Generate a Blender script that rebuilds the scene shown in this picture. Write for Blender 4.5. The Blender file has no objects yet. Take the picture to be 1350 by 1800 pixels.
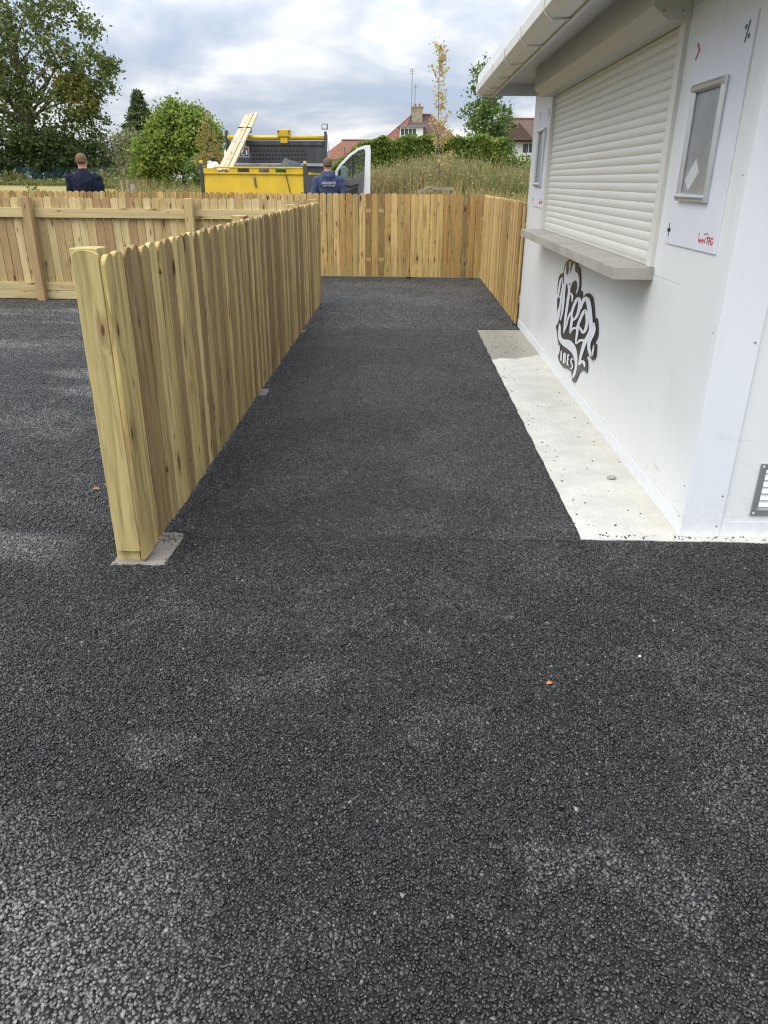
import bpy, bmesh, math, random
import numpy as np
from mathutils import Vector, Matrix
R = math.radians
rng = random.Random(7)
nrng = np.random.default_rng(11)
scene = bpy.context.scene
COL = scene.collection

# ------------------------------------------------------------------ camera
cam_d = bpy.data.cameras.new('camera')
cam = bpy.data.objects.new('camera', cam_d)
COL.objects.link(cam)
def cam_axes(pitch, yaw, roll):
    p, y, r = R(pitch), R(yaw), R(roll)
    fw = Vector((math.sin(y)*math.cos(p), math.cos(y)*math.cos(p), -math.sin(p)))
    rt = Vector((math.cos(y), -math.sin(y), 0)); up = rt.cross(fw)
    return fw, rt*math.cos(r)+up*math.sin(r), -rt*math.sin(r)+up*math.cos(r)
fw, rt, up = cam_axes(24.14, -1.27, 0.5)
m = Matrix((rt, up, -fw)).transposed().to_4x4(); m.translation = (0, 0, 1.5)
cam.matrix_world = m
cam_d.sensor_fit = 'VERTICAL'; cam_d.sensor_height = 36; cam_d.lens = 26
cam_d.clip_start = 0.05; cam_d.clip_end = 3000
scene.camera = cam

# ------------------------------------------------------------------ node helpers
class NT:
    def __init__(s, tree): s.t = tree; s.n = tree.nodes; s.l = tree.links
    def new(s, typ, **kw):
        n = s.n.new(typ)
        for k, v in kw.items():
            if k == 'ins':
                for i, val in v.items():
                    sock = n.inputs[i]
                    if hasattr(val, 'is_output'): s.l.new(val, sock)
                    else: sock.default_value = val
            else: setattr(n, k, v)
        return n
    def math(s, op, a, b=0.0, clamp=False):
        return s.new('ShaderNodeMath', operation=op, use_clamp=clamp, ins={0: a, 1: b}).outputs[0]
    def mapr(s, v, a, b, c=0.0, d=1.0, mode='SMOOTHSTEP'):
        n = s.new('ShaderNodeMapRange', interpolation_type=mode, ins={0: v, 1: a, 2: b, 3: c, 4: d}); return n.outputs[0]
    def mix(s, f, a, b, blend='MIX'):
        n = s.new('ShaderNodeMix', data_type='RGBA', blend_type=blend)
        for i, val in ((0, f), (6, a), (7, b)):
            if hasattr(val, 'is_output'): s.l.new(val, n.inputs[i])
            else: n.inputs[i].default_value = val if i == 0 else (*val[:3], 1)
        return n.outputs[2]
    def noise(s, vec, scale, detail=4, rough=.55, dist=0.0):
        return s.new('ShaderNodeTexNoise', ins={'Vector': vec, 'Scale': scale, 'Detail': detail, 'Roughness': rough, 'Distortion': dist}).outputs[0]
    def vscale(s, vec, sc):
        return s.new('ShaderNodeVectorMath', operation='MULTIPLY', ins={0: vec, 1: sc}).outputs[0]
    def ramp(s, v, stops):
        n = s.new('ShaderNodeValToRGB', ins={0: v}); e = n.color_ramp.elements
        while len(e) < len(stops): e.new(.5)
        for i, (p, c) in enumerate(stops):
            e[i].position = p; e[i].color = (*c[:3], 1)
        return n.outputs[0]

# ------------------------------------------------------------------ world: broken cloud over a NISHITA sky
SUN_AZ, SUN_EL = 226.0, 54.0            # azimuth from +Y clockwise (behind the camera, to the left)
world = bpy.data.worlds.new('World'); scene.world = world; world.use_nodes = True
w = NT(world.node_tree); w.n.clear()
sky = w.new('ShaderNodeTexSky', sky_type='NISHITA', sun_disc=False)
sky.sun_elevation = R(SUN_EL); sky.sun_rotation = R(SUN_AZ); sky.dust_density = 1.5
tc = w.new('ShaderNodeTexCoord').outputs['Generated']
sep = w.new('ShaderNodeSeparateXYZ', ins={0: tc})
zc = w.math('ADD', w.math('MAXIMUM', sep.outputs[2], 0.0), 0.30)
px = w.math('DIVIDE', sep.outputs[0], zc); py = w.math('DIVIDE', sep.outputs[1], zc)
cv = w.new('ShaderNodeCombineXYZ', ins={0: w.math('MULTIPLY', px, .8), 1: py, 2: 3.7}).outputs[0]
n1 = w.noise(cv, 1.7, 8, .54, .35)
cv2 = w.new('ShaderNodeVectorMath', operation='ADD', ins={0: cv, 1: (.06, .16, 0)}).outputs[0]
n3 = w.noise(cv2, 1.7, 4, .54, .35)                   # same field a little further on: the thick, grey side of each billow
bil = w.new('ShaderNodeTexVoronoi', feature='SMOOTH_F1', ins={'Vector': cv, 'Scale': 3.1, 'Smoothness': .55}).outputs['Distance']
nn = w.math('ADD', w.math('ADD', w.math('MULTIPLY', n1, .95), w.math('MULTIPLY', w.math('SUBTRACT', n1, n3), 1.1)), w.math('MULTIPLY', w.math('SUBTRACT', .42, bil), .16))
S = 10.0                               # cloud radiances are written x10 because Background strength is 0.1
def cs(c): return tuple(x*S for x in c)
cloud = w.ramp(nn, [(.30, (.225, .262, .33)), (.41, (.27, .302, .358)), (.50, (.325, .348, .39)), (.59, (.40, .414, .432)), (.70, (.50, .505, .505))])
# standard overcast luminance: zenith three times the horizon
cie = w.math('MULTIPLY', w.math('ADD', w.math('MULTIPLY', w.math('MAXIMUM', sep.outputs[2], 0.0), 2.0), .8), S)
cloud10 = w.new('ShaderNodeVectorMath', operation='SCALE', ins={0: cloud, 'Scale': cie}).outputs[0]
gap = w.mapr(nn, .20, .38, .10, 0.03)
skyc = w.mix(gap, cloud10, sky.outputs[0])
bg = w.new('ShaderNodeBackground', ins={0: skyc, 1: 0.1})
w.l.new(bg.outputs[0], w.new('ShaderNodeOutputWorld').inputs[0])

# ------------------------------------------------------------------ sun behind thin cloud
sd = bpy.data.lights.new('sun', 'SUN'); sun = bpy.data.objects.new('sun', sd); COL.objects.link(sun)
sd.energy = 1.15; sd.angle = R(50); sd.color = (1, .95, .86)
az, el = R(SUN_AZ), R(SUN_EL)
to_sun = Vector((math.sin(az)*math.cos(el), math.cos(az)*math.cos(el), math.sin(el)))
sun.rotation_euler = to_sun.to_track_quat('Z', 'Y').to_euler()
vs = scene.view_settings
vs.view_transform = 'Standard'; vs.look = 'None'; vs.exposure = 1.17; vs.gamma = 1; vs.use_curve_mapping = False
scene.cycles.use_denoising = True; scene.cycles.denoising_prefilter = 'NONE'; scene.cycles.filter_width = 1.2
scene.cycles.adaptive_threshold = .014; scene.cycles.max_bounces = 4; scene.cycles.diffuse_bounces = 2; scene.cycles.glossy_bounces = 2; scene.cycles.transparent_max_bounces = 8

# ------------------------------------------------------------------ object helpers
def link(o, parent=None):
    COL.objects.link(o)
    if parent is not None: o.parent = parent
    return o
def tag(o, label=None, cat=None, group=None, kind=None):
    for k, v in (('label', label), ('category', cat), ('group', group), ('kind', kind)):
        if v: o[k] = v
    return o
def empty(name, loc, label, cat, group=None, rz=0):
    o = link(bpy.data.objects.new(name, None)); o.location = loc; o.rotation_euler.z = rz
    o.empty_display_size = .1
    return tag(o, label, cat, group)
def mesh_obj(name, verts, faces, mat, parent=None, smooth=False, loc=None):
    me = bpy.data.meshes.new(name); me.from_pydata(verts, [], faces); me.update()
    if smooth: me.polygons.foreach_set('use_smooth', [True]*len(me.polygons))
    for mm in (mat if isinstance(mat, (list, tuple)) else [mat]): me.materials.append(mm)
    o = link(bpy.data.objects.new(name, me), parent)
    if loc: o.location = loc
    return o
class MB:
    """collects plain shapes into one mesh"""
    def __init__(s): s.v = []; s.f = []
    def add(s, v, f):
        b = len(s.v); s.v += [tuple(x) for x in v]; s.f += [tuple(b+i for i in q) for q in f]; return s
    def box(s, x0, x1, y0, y1, z0, z1):
        return s.add([(x0,y0,z0),(x1,y0,z0),(x1,y1,z0),(x0,y1,z0),(x0,y0,z1),(x1,y0,z1),(x1,y1,z1),(x0,y1,z1)],
                     [(0,3,2,1),(4,5,6,7),(0,1,5,4),(1,2,6,5),(2,3,7,6),(3,0,4,7)])
    def bar(s, a, b, w_, h_, upv=(0,0,1)):
        a, b = Vector(a), Vector(b); d = (b-a).normalized(); u = Vector(upv)
        sx = d.cross(u)
        if sx.length < 1e-4: sx = d.cross(Vector((1,0,0)))
        sx.normalize(); u = sx.cross(d)
        v = []
        for p in (a, b):
            for i, j in ((-1,-1),(1,-1),(1,1),(-1,1)): v.append(p+sx*i*w_/2+u*j*h_/2)
        return s.add(v, [(3,2,1,0),(4,5,6,7),(0,1,5,4),(1,2,6,5),(2,3,7,6),(3,0,4,7)])
    def tube(s, pts, rad, n=8, cap=True):
        pts = [Vector(p) for p in pts]; k = len(pts)
        if not hasattr(rad, '__len__'): rad = [rad]*k
        v = []; f = []
        ref = Vector((.13,.27,.95))
        for i, p in enumerate(pts):
            d = (pts[min(i+1,k-1)]-pts[max(i-1,0)]).normalized()
            a = d.cross(ref)
            if a.length < .05: a = d.cross(Vector((1,0,0)))
            a.normalize(); b = d.cross(a)
            for j in range(n):
                t = 2*math.pi*j/n; v.append(p+(a*math.cos(t)+b*math.sin(t))*rad[i])
        for i in range(k-1):
            for j in range(n):
                f.append((i*n+j, i*n+(j+1)%n, (i+1)*n+(j+1)%n, (i+1)*n+j))
        if cap:
            f.append(tuple(range(n))[::-1]); f.append(tuple((k-1)*n+j for j in range(n)))
        return s.add(v, f)
    def loft(s, rings):
        """rings: list of (centre, rx, ry[, rotz]) horizontal ellipses"""
        n = 14; v = []; f = []
        for c, rx, ry in rings:
            for j in range(n):
                t = 2*math.pi*j/n; v.append((c[0]+rx*math.cos(t), c[1]+ry*math.sin(t), c[2]))
        for i in range(len(rings)-1):
            for j in range(n): f.append((i*n+j, i*n+(j+1)%n, (i+1)*n+(j+1)%n, (i+1)*n+j))
        f.append(tuple(range(n))[::-1]); f.append(tuple((len(rings)-1)*n+j for j in range(n)))
        return s.add(v, f)
    def prism(s, poly, fn, t0, t1):
        """poly (a,b) extruded from t0 to t1; fn(a,b,t)->xyz"""
        n = len(poly)
        v = [fn(a,b,t0) for a,b in poly]+[fn(a,b,t1) for a,b in poly]
        f = [tuple(range(n))[::-1], tuple(range(n,2*n))]+[(i,(i+1)%n,n+(i+1)%n,n+i) for i in range(n)]
        return s.add(v, f)
    def disc(s, c, ax, r, t, n=12):
        c = Vector(c); ax = Vector(ax).normalized(); return s.tube([c, c+ax*t], r, n)
    def build(s, name, mat, parent=None, smooth=False, bevel=0, loc=None):
        o = mesh_obj(name, s.v, s.f, mat, parent, smooth, loc)
        bm = bmesh.new(); bm.from_mesh(o.data)
        if bevel:
            ed = [e for e in bm.edges if len(e.link_faces) == 2 and e.calc_face_angle(0) > .6]
            bmesh.ops.bevel(bm, geom=ed, offset=bevel, segments=2, profile=.5, affect='EDGES')
        bmesh.ops.recalc_face_normals(bm, faces=bm.faces)
        bm.to_mesh(o.data); bm.free()
        return o
def box(name, x0, x1, y0, y1, z0, z1, mat, parent=None, bevel=0):
    return MB().box(x0,x1,y0,y1,z0,z1).build(name, mat, parent, bevel=bevel)

# ------------------------------------------------------------------ materials
def base_mat(name):
    mt = bpy.data.materials.new(name); mt.use_nodes = True
    t = NT(mt.node_tree); t.n.clear()
    pr = t.new('ShaderNodeBsdfPrincipled'); out = t.new('ShaderNodeOutputMaterial')
    t.l.new(pr.outputs[0], out.inputs[0]); return mt, t, pr, out
def plain(name, col, rough=.5, metal=0.0, var=.08, scale=6, bump=0.0, bscale=60, dirt=None, dirt_amt=.0, spec=.5, coat=0):
    mt, t, pr, out = base_mat(name)
    pos = t.new('ShaderNodeNewGeometry').outputs['Position']
    n = t.noise(pos, scale, 5, .6)
    lo = tuple(c*(1-var) for c in col); hi = tuple(min(1, c*(1+var)) for c in col)
    c = t.mix(t.mapr(n, .3, .7), lo, hi)
    if dirt:
        d = t.noise(t.vscale(pos, (1, 1, .45)), scale*1.7, 7, .7, .5)
        c = t.mix(t.mapr(d, .5, .8, 0, dirt_amt), c, dirt)
    t.l.new(c, pr.inputs['Base Color'])
    t.l.new(t.mapr(n, .2, .8, max(.03, rough-.08), min(1, rough+.08)), pr.inputs['Roughness'])
    pr.inputs['Metallic'].default_value = metal; pr.inputs['Specular IOR Level'].default_value = spec
    if coat: pr.inputs['Coat Weight'].default_value = coat; pr.inputs['Coat Roughness'].default_value = .08
    if bump:
        b = t.new('ShaderNodeBump', ins={'Strength': bump, 'Distance': .004, 'Height': t.noise(pos, bscale, 4, .6)})
        t.l.new(b.outputs[0], pr.inputs['Normal'])
    return mt
def wood(name, tones, axis='Z', dark=(.065,.034,.013), knots=1.0, bands=None, green=.25, grain=1.0):
    """sawn softwood: per-piece tone, long grain, knots"""
    mt, t, pr, out = base_mat(name)
    oc = t.new('ShaderNodeTexCoord').outputs['Object']
    rnd = t.new('ShaderNodeObjectInfo').outputs['Random']
    off = t.new('ShaderNodeCombineXYZ', ins={0: t.math('MULTIPLY', rnd, 41.0), 1: t.math('MULTIPLY', rnd, 23.0), 2: t.math('MULTIPLY', rnd, 97.0)}).outputs[0]
    v = t.new('ShaderNodeVectorMath', operation='ADD', ins={0: oc, 1: off}).outputs[0]
    L = {'X': 0, 'Y': 1, 'Z': 2}[axis]
    def st(a, b):
        q = [a, a, a]; q[L] = b; return t.vscale(v, tuple(q))
    sv = t.new('ShaderNodeSeparateXYZ', ins={0: v}).outputs; kw = {'X': 2, 'Y': 0, 'Z': 0}[axis]
    kv = t.new('ShaderNodeCombineXYZ', ins={0: t.math('MULTIPLY', sv[kw], 10.0), 1: t.math('MULTIPLY', sv[L], 2.6)}).outputs[0]
    ks = t.new('ShaderNodeTexVoronoi', feature='F1', voronoi_dimensions='2D', ins={'Vector': kv, 'Scale': 1.0, 'Randomness': 1.0})
    ksep = t.new('ShaderNodeSeparateXYZ', ins={0: ks.outputs['Color']}).outputs; kc = ksep[0]
    kd = t.math('ADD', t.math('ADD', t.math('DIVIDE', ks.outputs['Distance'], t.math('ADD', t.math('MULTIPLY', t.math('POWER', ksep[1], 2.0), 1.5), .28)), t.math('MULTIPLY', t.mapr(kc, .45, .46, 1, 0), 5.0)), t.math('MULTIPLY', t.math('SUBTRACT', t.noise(v, 60, 2, .5), .5), .05))
    pull = t.mapr(kd, .05, .5, 1.0, 0.0)
    gv = t.new('ShaderNodeVectorMath', operation='ADD', ins={0: st(26, 1.1), 1: t.new('ShaderNodeCombineXYZ', ins={0: t.math('MULTIPLY', pull, .9), 1: t.math('MULTIPLY', pull, .9)}).outputs[0]}).outputs[0]
    g1 = t.noise(gv, 1.0, 5, .6, .6)
    g2 = t.noise(st(150, 4), 1.0, 3, .6, .3)
    blot = t.noise(st(9, 1.1), 1.0, 4, .65)
    k = len(tones)
    c = t.ramp(rnd, [(i/k, tn) for i, tn in enumerate(tones)]); c.node.color_ramp.interpolation = 'CONSTANT'
    c = t.mix(t.mapr(blot, .42, .72, 0, green), c, (.30, .30, .105))
    c = t.mix(t.mapr(blot, .32, .48, .6*min(1, grain), 0), c, (.21,.125,.055))
    c = t.mix(t.mapr(g1, .36, .58, .52*grain, 0), c, (.18,.115,.05))
    c = t.mix(t.mapr(g2, .48, .68, 0, .3*grain), c, (.62,.50,.27))
    c = t.mix(t.mapr(g2, .46, .30, 0, .35*grain), c, (.14,.09,.04))
    if bands:
        z = t.new('ShaderNodeSeparateXYZ', ins={0: oc}).outputs[L]
        f = None
        for b0 in bands:
            d = t.math('ABSOLUTE', t.math('SUBTRACT', z, b0)); q = t.mapr(d, .022, .032, 1, 0)
            f = q if f is None else t.math('MAXIMUM', f, q)
        c = t.mix(t.math('MULTIPLY', f, .7), c, (.50, .34, .15))
    kr = t.math('ADD', t.math('MULTIPLY', ks.outputs['Color'], .085), .015) if False else .085
    kn = t.mapr(kd, .04, .10, knots*.88, 0)
    ring = t.mapr(kd, .09, .26, .5*knots, 0)
    c = t.mix(ring, c, (.27, .155, .06)); c = t.mix(kn, c, dark)
    t.l.new(c, pr.inputs['Base Color'])
    pr.inputs['Roughness'].default_value = .78; pr.inputs['Specular IOR Level'].default_value = .25
    h = t.math('ADD', t.math('MULTIPLY', g1, .6), t.math('MULTIPLY', g2, .4))
    b = t.new('ShaderNodeBump', ins={'Strength': .45, 'Distance': .003, 'Height': h})
    t.l.new(b.outputs[0], pr.inputs['Normal'])
    return mt
def leaf_mat(name, cols, trans=.35):
    mt, t, pr, out = base_mat(name)
    rp = t.new('ShaderNodeNewGeometry')
    pos = rp.outputs['Position']
    n = t.noise(pos, .55, 3, .6)
    f = t.math('ADD', t.math('MULTIPLY', rp.outputs['Random Per Island'], .55), t.math('MULTIPLY', t.mapr(n, .3, .7), .45))
    c = t.ramp(f, [(i/(len(cols)-1), cc) for i, cc in enumerate(cols)])
    t.l.new(c, pr.inputs['Base Color']); pr.inputs['Roughness'].default_value = .6
    pr.inputs['Specular IOR Level'].default_value = .25
    tr = t.new('ShaderNodeBsdfTranslucent', ins={0: c})
    ms = t.new('ShaderNodeMixShader', ins={0: trans, 1: pr.outputs[0], 2: tr.outputs[0]})
    t.l.new(ms.outputs[0], out.inputs[0]); return mt
def tarmac_mat(name, stones=False):
    mt, t, pr, out = base_mat(name)
    if stones:
        r = t.new('ShaderNodeObjectInfo').outputs['Random']
        d = t.new('ShaderNodeAttribute', attribute_type='INSTANCER', attribute_name='dust').outputs['Fac']
        c = t.ramp(r, [(0, (.0062,.006,.0056)), (.5, (.0122,.0118,.0110)), (.88, (.020,.0195,.018)), (.985, (.035,.034,.032)), (1, (.14,.135,.122))])
        pale = t.ramp(r, [(0, (.045,.044,.041)), (.5, (.098,.096,.089)), (1, (.24,.235,.215))])
        t.l.new(t.mix(d, c, pale), pr.inputs['Base Color'])
        t.l.new(t.mapr(t.math('FRACT', t.math('MULTIPLY', r, 7.3)), 0, 1, .2, .4), pr.inputs['Roughness'])
        pr.inputs['Specular IOR Level'].default_value = .6
        return mt
    pos = t.new('ShaderNodeNewGeometry').outputs['Position']
    vo = t.new('ShaderNodeTexVoronoi', feature='F1', ins={'Vector': pos, 'Scale': 85.0})
    cell = t.new('ShaderNodeSeparateXYZ', ins={0: vo.outputs['Color']}).outputs[0]
    c = t.ramp(cell, [(0, (.006,.006,.006)), (.5, (.014,.014,.014)), (.85, (.026,.026,.026)), (1, (.05,.05,.049))])
    c = t.mix(t.mapr(t.noise(pos, 2.2, 4, .6), .5, .7, 0, .2), c, (.07,.07,.068))
    t.l.new(c, pr.inputs['Base Color']); pr.inputs['Roughness'].default_value = .75
    bmp = t.new('ShaderNodeBump', ins={'Strength': .9, 'Distance': .006, 'Height': t.math('MULTIPLY', vo.outputs['Distance'], -1.0)})
    t.l.new(bmp.outputs[0], pr.inputs['Normal']); pr.inputs['Specular IOR Level'].default_value = .3
    return mt
def grass_mat(name):
    mt, t, pr, out = base_mat(name)
    pos = t.new('ShaderNodeNewGeometry').outputs['Position']
    n = t.noise(t.vscale(pos, (.05, .22, 1)), 1.0, 6, .65, .4); f = t.noise(pos, 14, 4, .7)
    c = t.ramp(n, [(.3, (.29,.245,.10)), (.5, (.37,.30,.13)), (.7, (.30,.27,.105))])
    c = t.mix(t.mapr(f, .35, .7, 0, .5), c, (.20,.165,.065))
    sx = t.new('ShaderNodeSeparateXYZ', ins={0: pos})
    rough = t.math('MAXIMUM', t.mapr(t.math('ADD', sx.outputs[1], t.math('MULTIPLY', n, 12)), 93, 99), t.mapr(sx.outputs[0], -6, -3))
    c = t.mix(t.math('MULTIPLY', rough, .8), c, (.17,.165,.055))
    t.l.new(c, pr.inputs['Base Color']); pr.inputs['Roughness'].default_value = .95; pr.inputs['Specular IOR Level'].default_value = .1
    b = t.new('ShaderNodeBump', ins={'Strength': .8, 'Distance': .05, 'Height': f}); t.l.new(b.outputs[0], pr.inputs['Normal'])
    return mt
def concrete_mat(name, col, wet=False):
    mt, t, pr, out = base_mat(name)
    pos = t.new('ShaderNodeNewGeometry').outputs['Position']
    a = t.noise(pos, 5, 6, .65); b_ = t.noise(pos, 220, 3, .6)
    c = t.mix(t.mapr(a, .3, .7), tuple(x*.86 for x in col), tuple(min(1, x*1.05) for x in col))
    c = t.mix(t.mapr(b_, .50, .64, 0, .5), c, tuple(x*.5 for x in col))
    c = t.mix(t.mapr(t.noise(pos, 110, 3, .65), .56, .68, 0, .6), c, tuple(x*.42 for x in col))
    c = t.mix(t.mapr(t.noise(pos, 38, 4, .7), .55, .75, 0, .4), c, tuple(x*.6 for x in col))
    c = t.mix(t.mapr(t.noise(pos, 1.6, 6, .7, .6), .45, .7, 0, .5), c, tuple(x*.7 for x in col))
    c = t.mix(t.mapr(t.noise(t.vscale(pos, (2, 14, 1)), 4.0, 5, .7, 1.0), .6, .72, 0, .3), c, tuple(x*.62 for x in col))
    rg = .85
    if wet:
        s = t.new('ShaderNodeSeparateXYZ', ins={0: pos})
        edge = t.math('ADD', s.outputs[1], t.math('ADD', t.math('MULTIPLY', t.noise(pos, 4, 5, .6), .55), t.math('MULTIPLY', s.outputs[0], -.5)))
        wf = t.mapr(edge, 6.62, 6.70)
        c = t.mix(t.math('MULTIPLY', wf, .92), c, tuple(x*.36 for x in (col[0], col[1]*.95, col[2]*.82)))
        yel = t.mapr(t.math('ADD', s.outputs[0], t.math('MULTIPLY', t.noise(pos, 3, 3, .5), .3)), 1.15, 1.45, 0, .22)
        c = t.mix(yel, c, (.62,.57,.42))
        rg = t.mapr(wf, 0, 1, .85, .5)
    t.l.new(c, pr.inputs['Base Color'])
    if hasattr(rg, 'is_output'): t.l.new(rg, pr.inputs['Roughness'])
    else: pr.inputs['Roughness'].default_value = rg
    bb = t.new('ShaderNodeBump', ins={'Strength': .4, 'Distance': .003, 'Height': b_}); t.l.new(bb.outputs[0], pr.inputs['Normal'])
    return mt
def panel_mat(name, col):
    """white coated sandwich panel: faint handling marks, greyer smears and scuffs low down"""
    mt, t, pr, out = base_mat(name)
    pos = t.new('ShaderNodeNewGeometry').outputs['Position']
    a = t.noise(pos, 1.6, 4, .6)
    c = t.mix(t.mapr(a, .3, .7), tuple(x*.965 for x in col), col)
    sm = t.noise(t.vscale(pos, (3, 3, 11)), 1.0, 7, .72, 1.4)
    z = t.new('ShaderNodeSeparateXYZ', ins={0: pos}).outputs[2]
    low = t.mapr(z, .75, .15, .12, 1)
    c = t.mix(t.math('MULTIPLY', t.mapr(sm, .57, .72, 0, .42), low), c, (.36,.35,.31))
    st2 = t.noise(t.vscale(pos, (22, 22, 1.6)), 1.0, 5, .6, .3)
    c = t.mix(t.mapr(st2, .58, .8, 0, .16), c, (.42,.41,.36))
    spl = t.math('MULTIPLY', t.mapr(z, .30, .09, 0, 1), t.mapr(t.noise(pos, 26, 5, .7), .45, .72, 0, .2))
    c = t.mix(spl, c, (.40,.37,.31))
    sp = t.noise(pos, 75, 2, .5)
    c = t.mix(t.math('MULTIPLY', t.mapr(sp, .74, .78, 0, .55), low), c, (.25,.23,.2))
    t.l.new(c, pr.inputs['Base Color'])
    t.l.new(t.mapr(a, .2, .8, .28, .42), pr.inputs['Roughness'])
    b = t.new('ShaderNodeBump', ins={'Strength': .12, 'Distance': .02, 'Height': t.noise(pos, 2.5, 2, .5)}); t.l.new(b.outputs[0], pr.inputs['Normal'])
    return mt
def roof_mat(name, c1, c2):
    mt, t, pr, out = base_mat(name)
    pos = t.new('ShaderNodeNewGeometry').outputs['Position']
    s = t.new('ShaderNodeSeparateXYZ', ins={0: pos})
    br = t.new('ShaderNodeTexBrick', ins={'Vector': t.new('ShaderNodeCombineXYZ', ins={0: t.math('ADD', s.outputs[0], s.outputs[1]), 1: t.math('MULTIPLY', s.outputs[2], 1.4)}).outputs[0],
               'Color1': (*c1, 1), 'Color2': (*c2, 1), 'Mortar': (*[x*.4 for x in c1], 1), 'Scale': 1.0, 'Mortar Size': .03, 'Brick Width': .3, 'Row Height': .28})
    n = t.noise(pos, .9, 5, .65)
    c = t.mix(t.mapr(n, .4, .7, 0, .6), br.outputs[0], tuple((a+b)/2*.62 for a, b in zip(c1, c2)))
    t.l.new(c, pr.inputs['Base Color']); pr.inputs['Roughness'].default_value = .9; return mt
def glass_mat(name, col=(.05,.06,.07)):
    mt, t, pr, out = base_mat(name)
    pr.inputs['Base Color'].default_value = (*col, 1); pr.inputs['Roughness'].default_value = .06
    return mt

M = {}
M['tarmac'] = tarmac_mat('fresh tarmac'); M['stones'] = tarmac_mat('bitumen coated stones', True)
M['grass'] = grass_mat('mown hay grass')
M['conc'] = concrete_mat('pale concrete', (.60,.59,.545), True); M['footing'] = concrete_mat('grey footing concrete', (.25,.225,.19))
M['panel'] = panel_mat('white wall panel', (.80,.82,.815)); M['trim'] = panel_mat('white steel trim', (.81,.83,.855))
M['soffit'] = plain('white soffit board', (.70,.71,.71), .45, var=.03); M['upvc'] = plain('white gutter plastic', (.72,.70,.64), .35, var=.06, scale=9, dirt=(.4,.37,.3), dirt_amt=.3)
M['shutter'] = plain('cream roller shutter paint', (.70,.69,.63), .42, var=.02, scale=2)
M['housing'] = plain('cream shutter box paint', (.63,.615,.55), .38, var=.03)
M['counter'] = plain('grey concrete effect laminate', (.40,.375,.33), .45, var=.16, scale=5, bump=.05)
M['alu'] = plain('brushed aluminium', (.56,.57,.57), .33, metal=.8, var=.05)
M['vent'] = plain('grey anodised aluminium', (.36,.37,.38), .4, metal=.5, var=.08)
M['black'] = plain('black rubber', (.012,.012,.012), .6)
M['logo'] = plain('near black sign face', (.035,.034,.03), .35, var=.05); M['white'] = plain('white sign vinyl', (.80,.81,.86), .35, var=.02)
M['board'] = plain('white poster board', (.77,.785,.86), .35, var=.02); M['postgrey'] = plain('grey poster backing', (.30,.31,.335), .25, var=.1, scale=7)
M['paper'] = plain('pale sticker paper', (.62,.63,.64), .4, var=.1, scale=90); M['red'] = plain('red print', (.50,.045,.06), .5); M['teal'] = plain('dark teal print', (.02,.085,.095), .5)
M['ink'] = plain('black print', (.015,.015,.018), .5); M['screw'] = plain('dull steel screw head', (.35,.35,.34), .45, metal=.6)
T_DIV = [(0.596, 0.444, 0.164), (0.371, 0.251, 0.096), (0.64, 0.48, 0.196), (0.281, 0.172, 0.071), (0.539, 0.402, 0.146), (0.674, 0.501, 0.196), (0.315, 0.204, 0.082), (0.483, 0.365, 0.141), (0.225, 0.136, 0.053), (0.618, 0.459, 0.169), (0.404, 0.277, 0.109), (0.562, 0.428, 0.155)]
T_BACK = [(0.594, 0.388, 0.141), (0.678, 0.456, 0.176), (0.424, 0.242, 0.075), (0.636, 0.417, 0.15), (0.339, 0.184, 0.057), (0.636, 0.427, 0.158), (0.488, 0.291, 0.097), (0.678, 0.456, 0.185), (0.456, 0.31, 0.106), (0.382, 0.218, 0.07)]
T_LEFT = [(.60,.475,.235), (.52,.39,.19), (.38,.235,.12), (.62,.50,.26), (.46,.34,.16), (.61,.48,.24), (.42,.28,.14), (.63,.51,.27), (.55,.42,.2)]
M['w_div'] = wood('treated pine, greenish', T_DIV, knots=1.1, grain=1.35, green=.10); M['w_back'] = wood('treated pine, honey', T_BACK, knots=1.15, grain=1.0)
M['w_left'] = wood('treated pine, pale', T_LEFT, green=.12, grain=.55)
M['w_band'] = wood('treated pine, brown with pale rail marks', [(.30,.185,.062), (.24,.14,.045)], bands=(.27, 1.02))
M['w_stain'] = wood('treated pine, blackened streak', [(.20,.125,.05), (.17,.10,.04)], dark=(.02,.014,.008), knots=1.3, grain=1.6, green=.3)
M['w_post'] = wood('treated post timber', [(.50,.40,.17), (.54,.43,.19)], green=.35)
M['w_end'] = wood('treated end board', [(.50,.395,.17), (.50,.395,.17)], green=.25)
M['nail'] = plain('galvanised nail head', (.30,.29,.27), .5, metal=.4)
M['w_edge'] = wood('fresh sawn board', [(.62,.48,.22), (.60,.46,.2)], green=.1)
M['w_railx'] = wood('pale rail timber', [(.60,.48,.25), (.57,.45,.23)], axis='X', green=.1, grain=.45)
M['w_raily'] = wood('pale side rail timber', [(.50,.39,.19), (.54,.42,.2)], axis='Y', green=.2)
M['w_plank'] = wood('fresh white timber', [(.50,.42,.27), (.55,.46,.30)], axis='Y', green=0, knots=.7, grain=.25)

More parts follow.
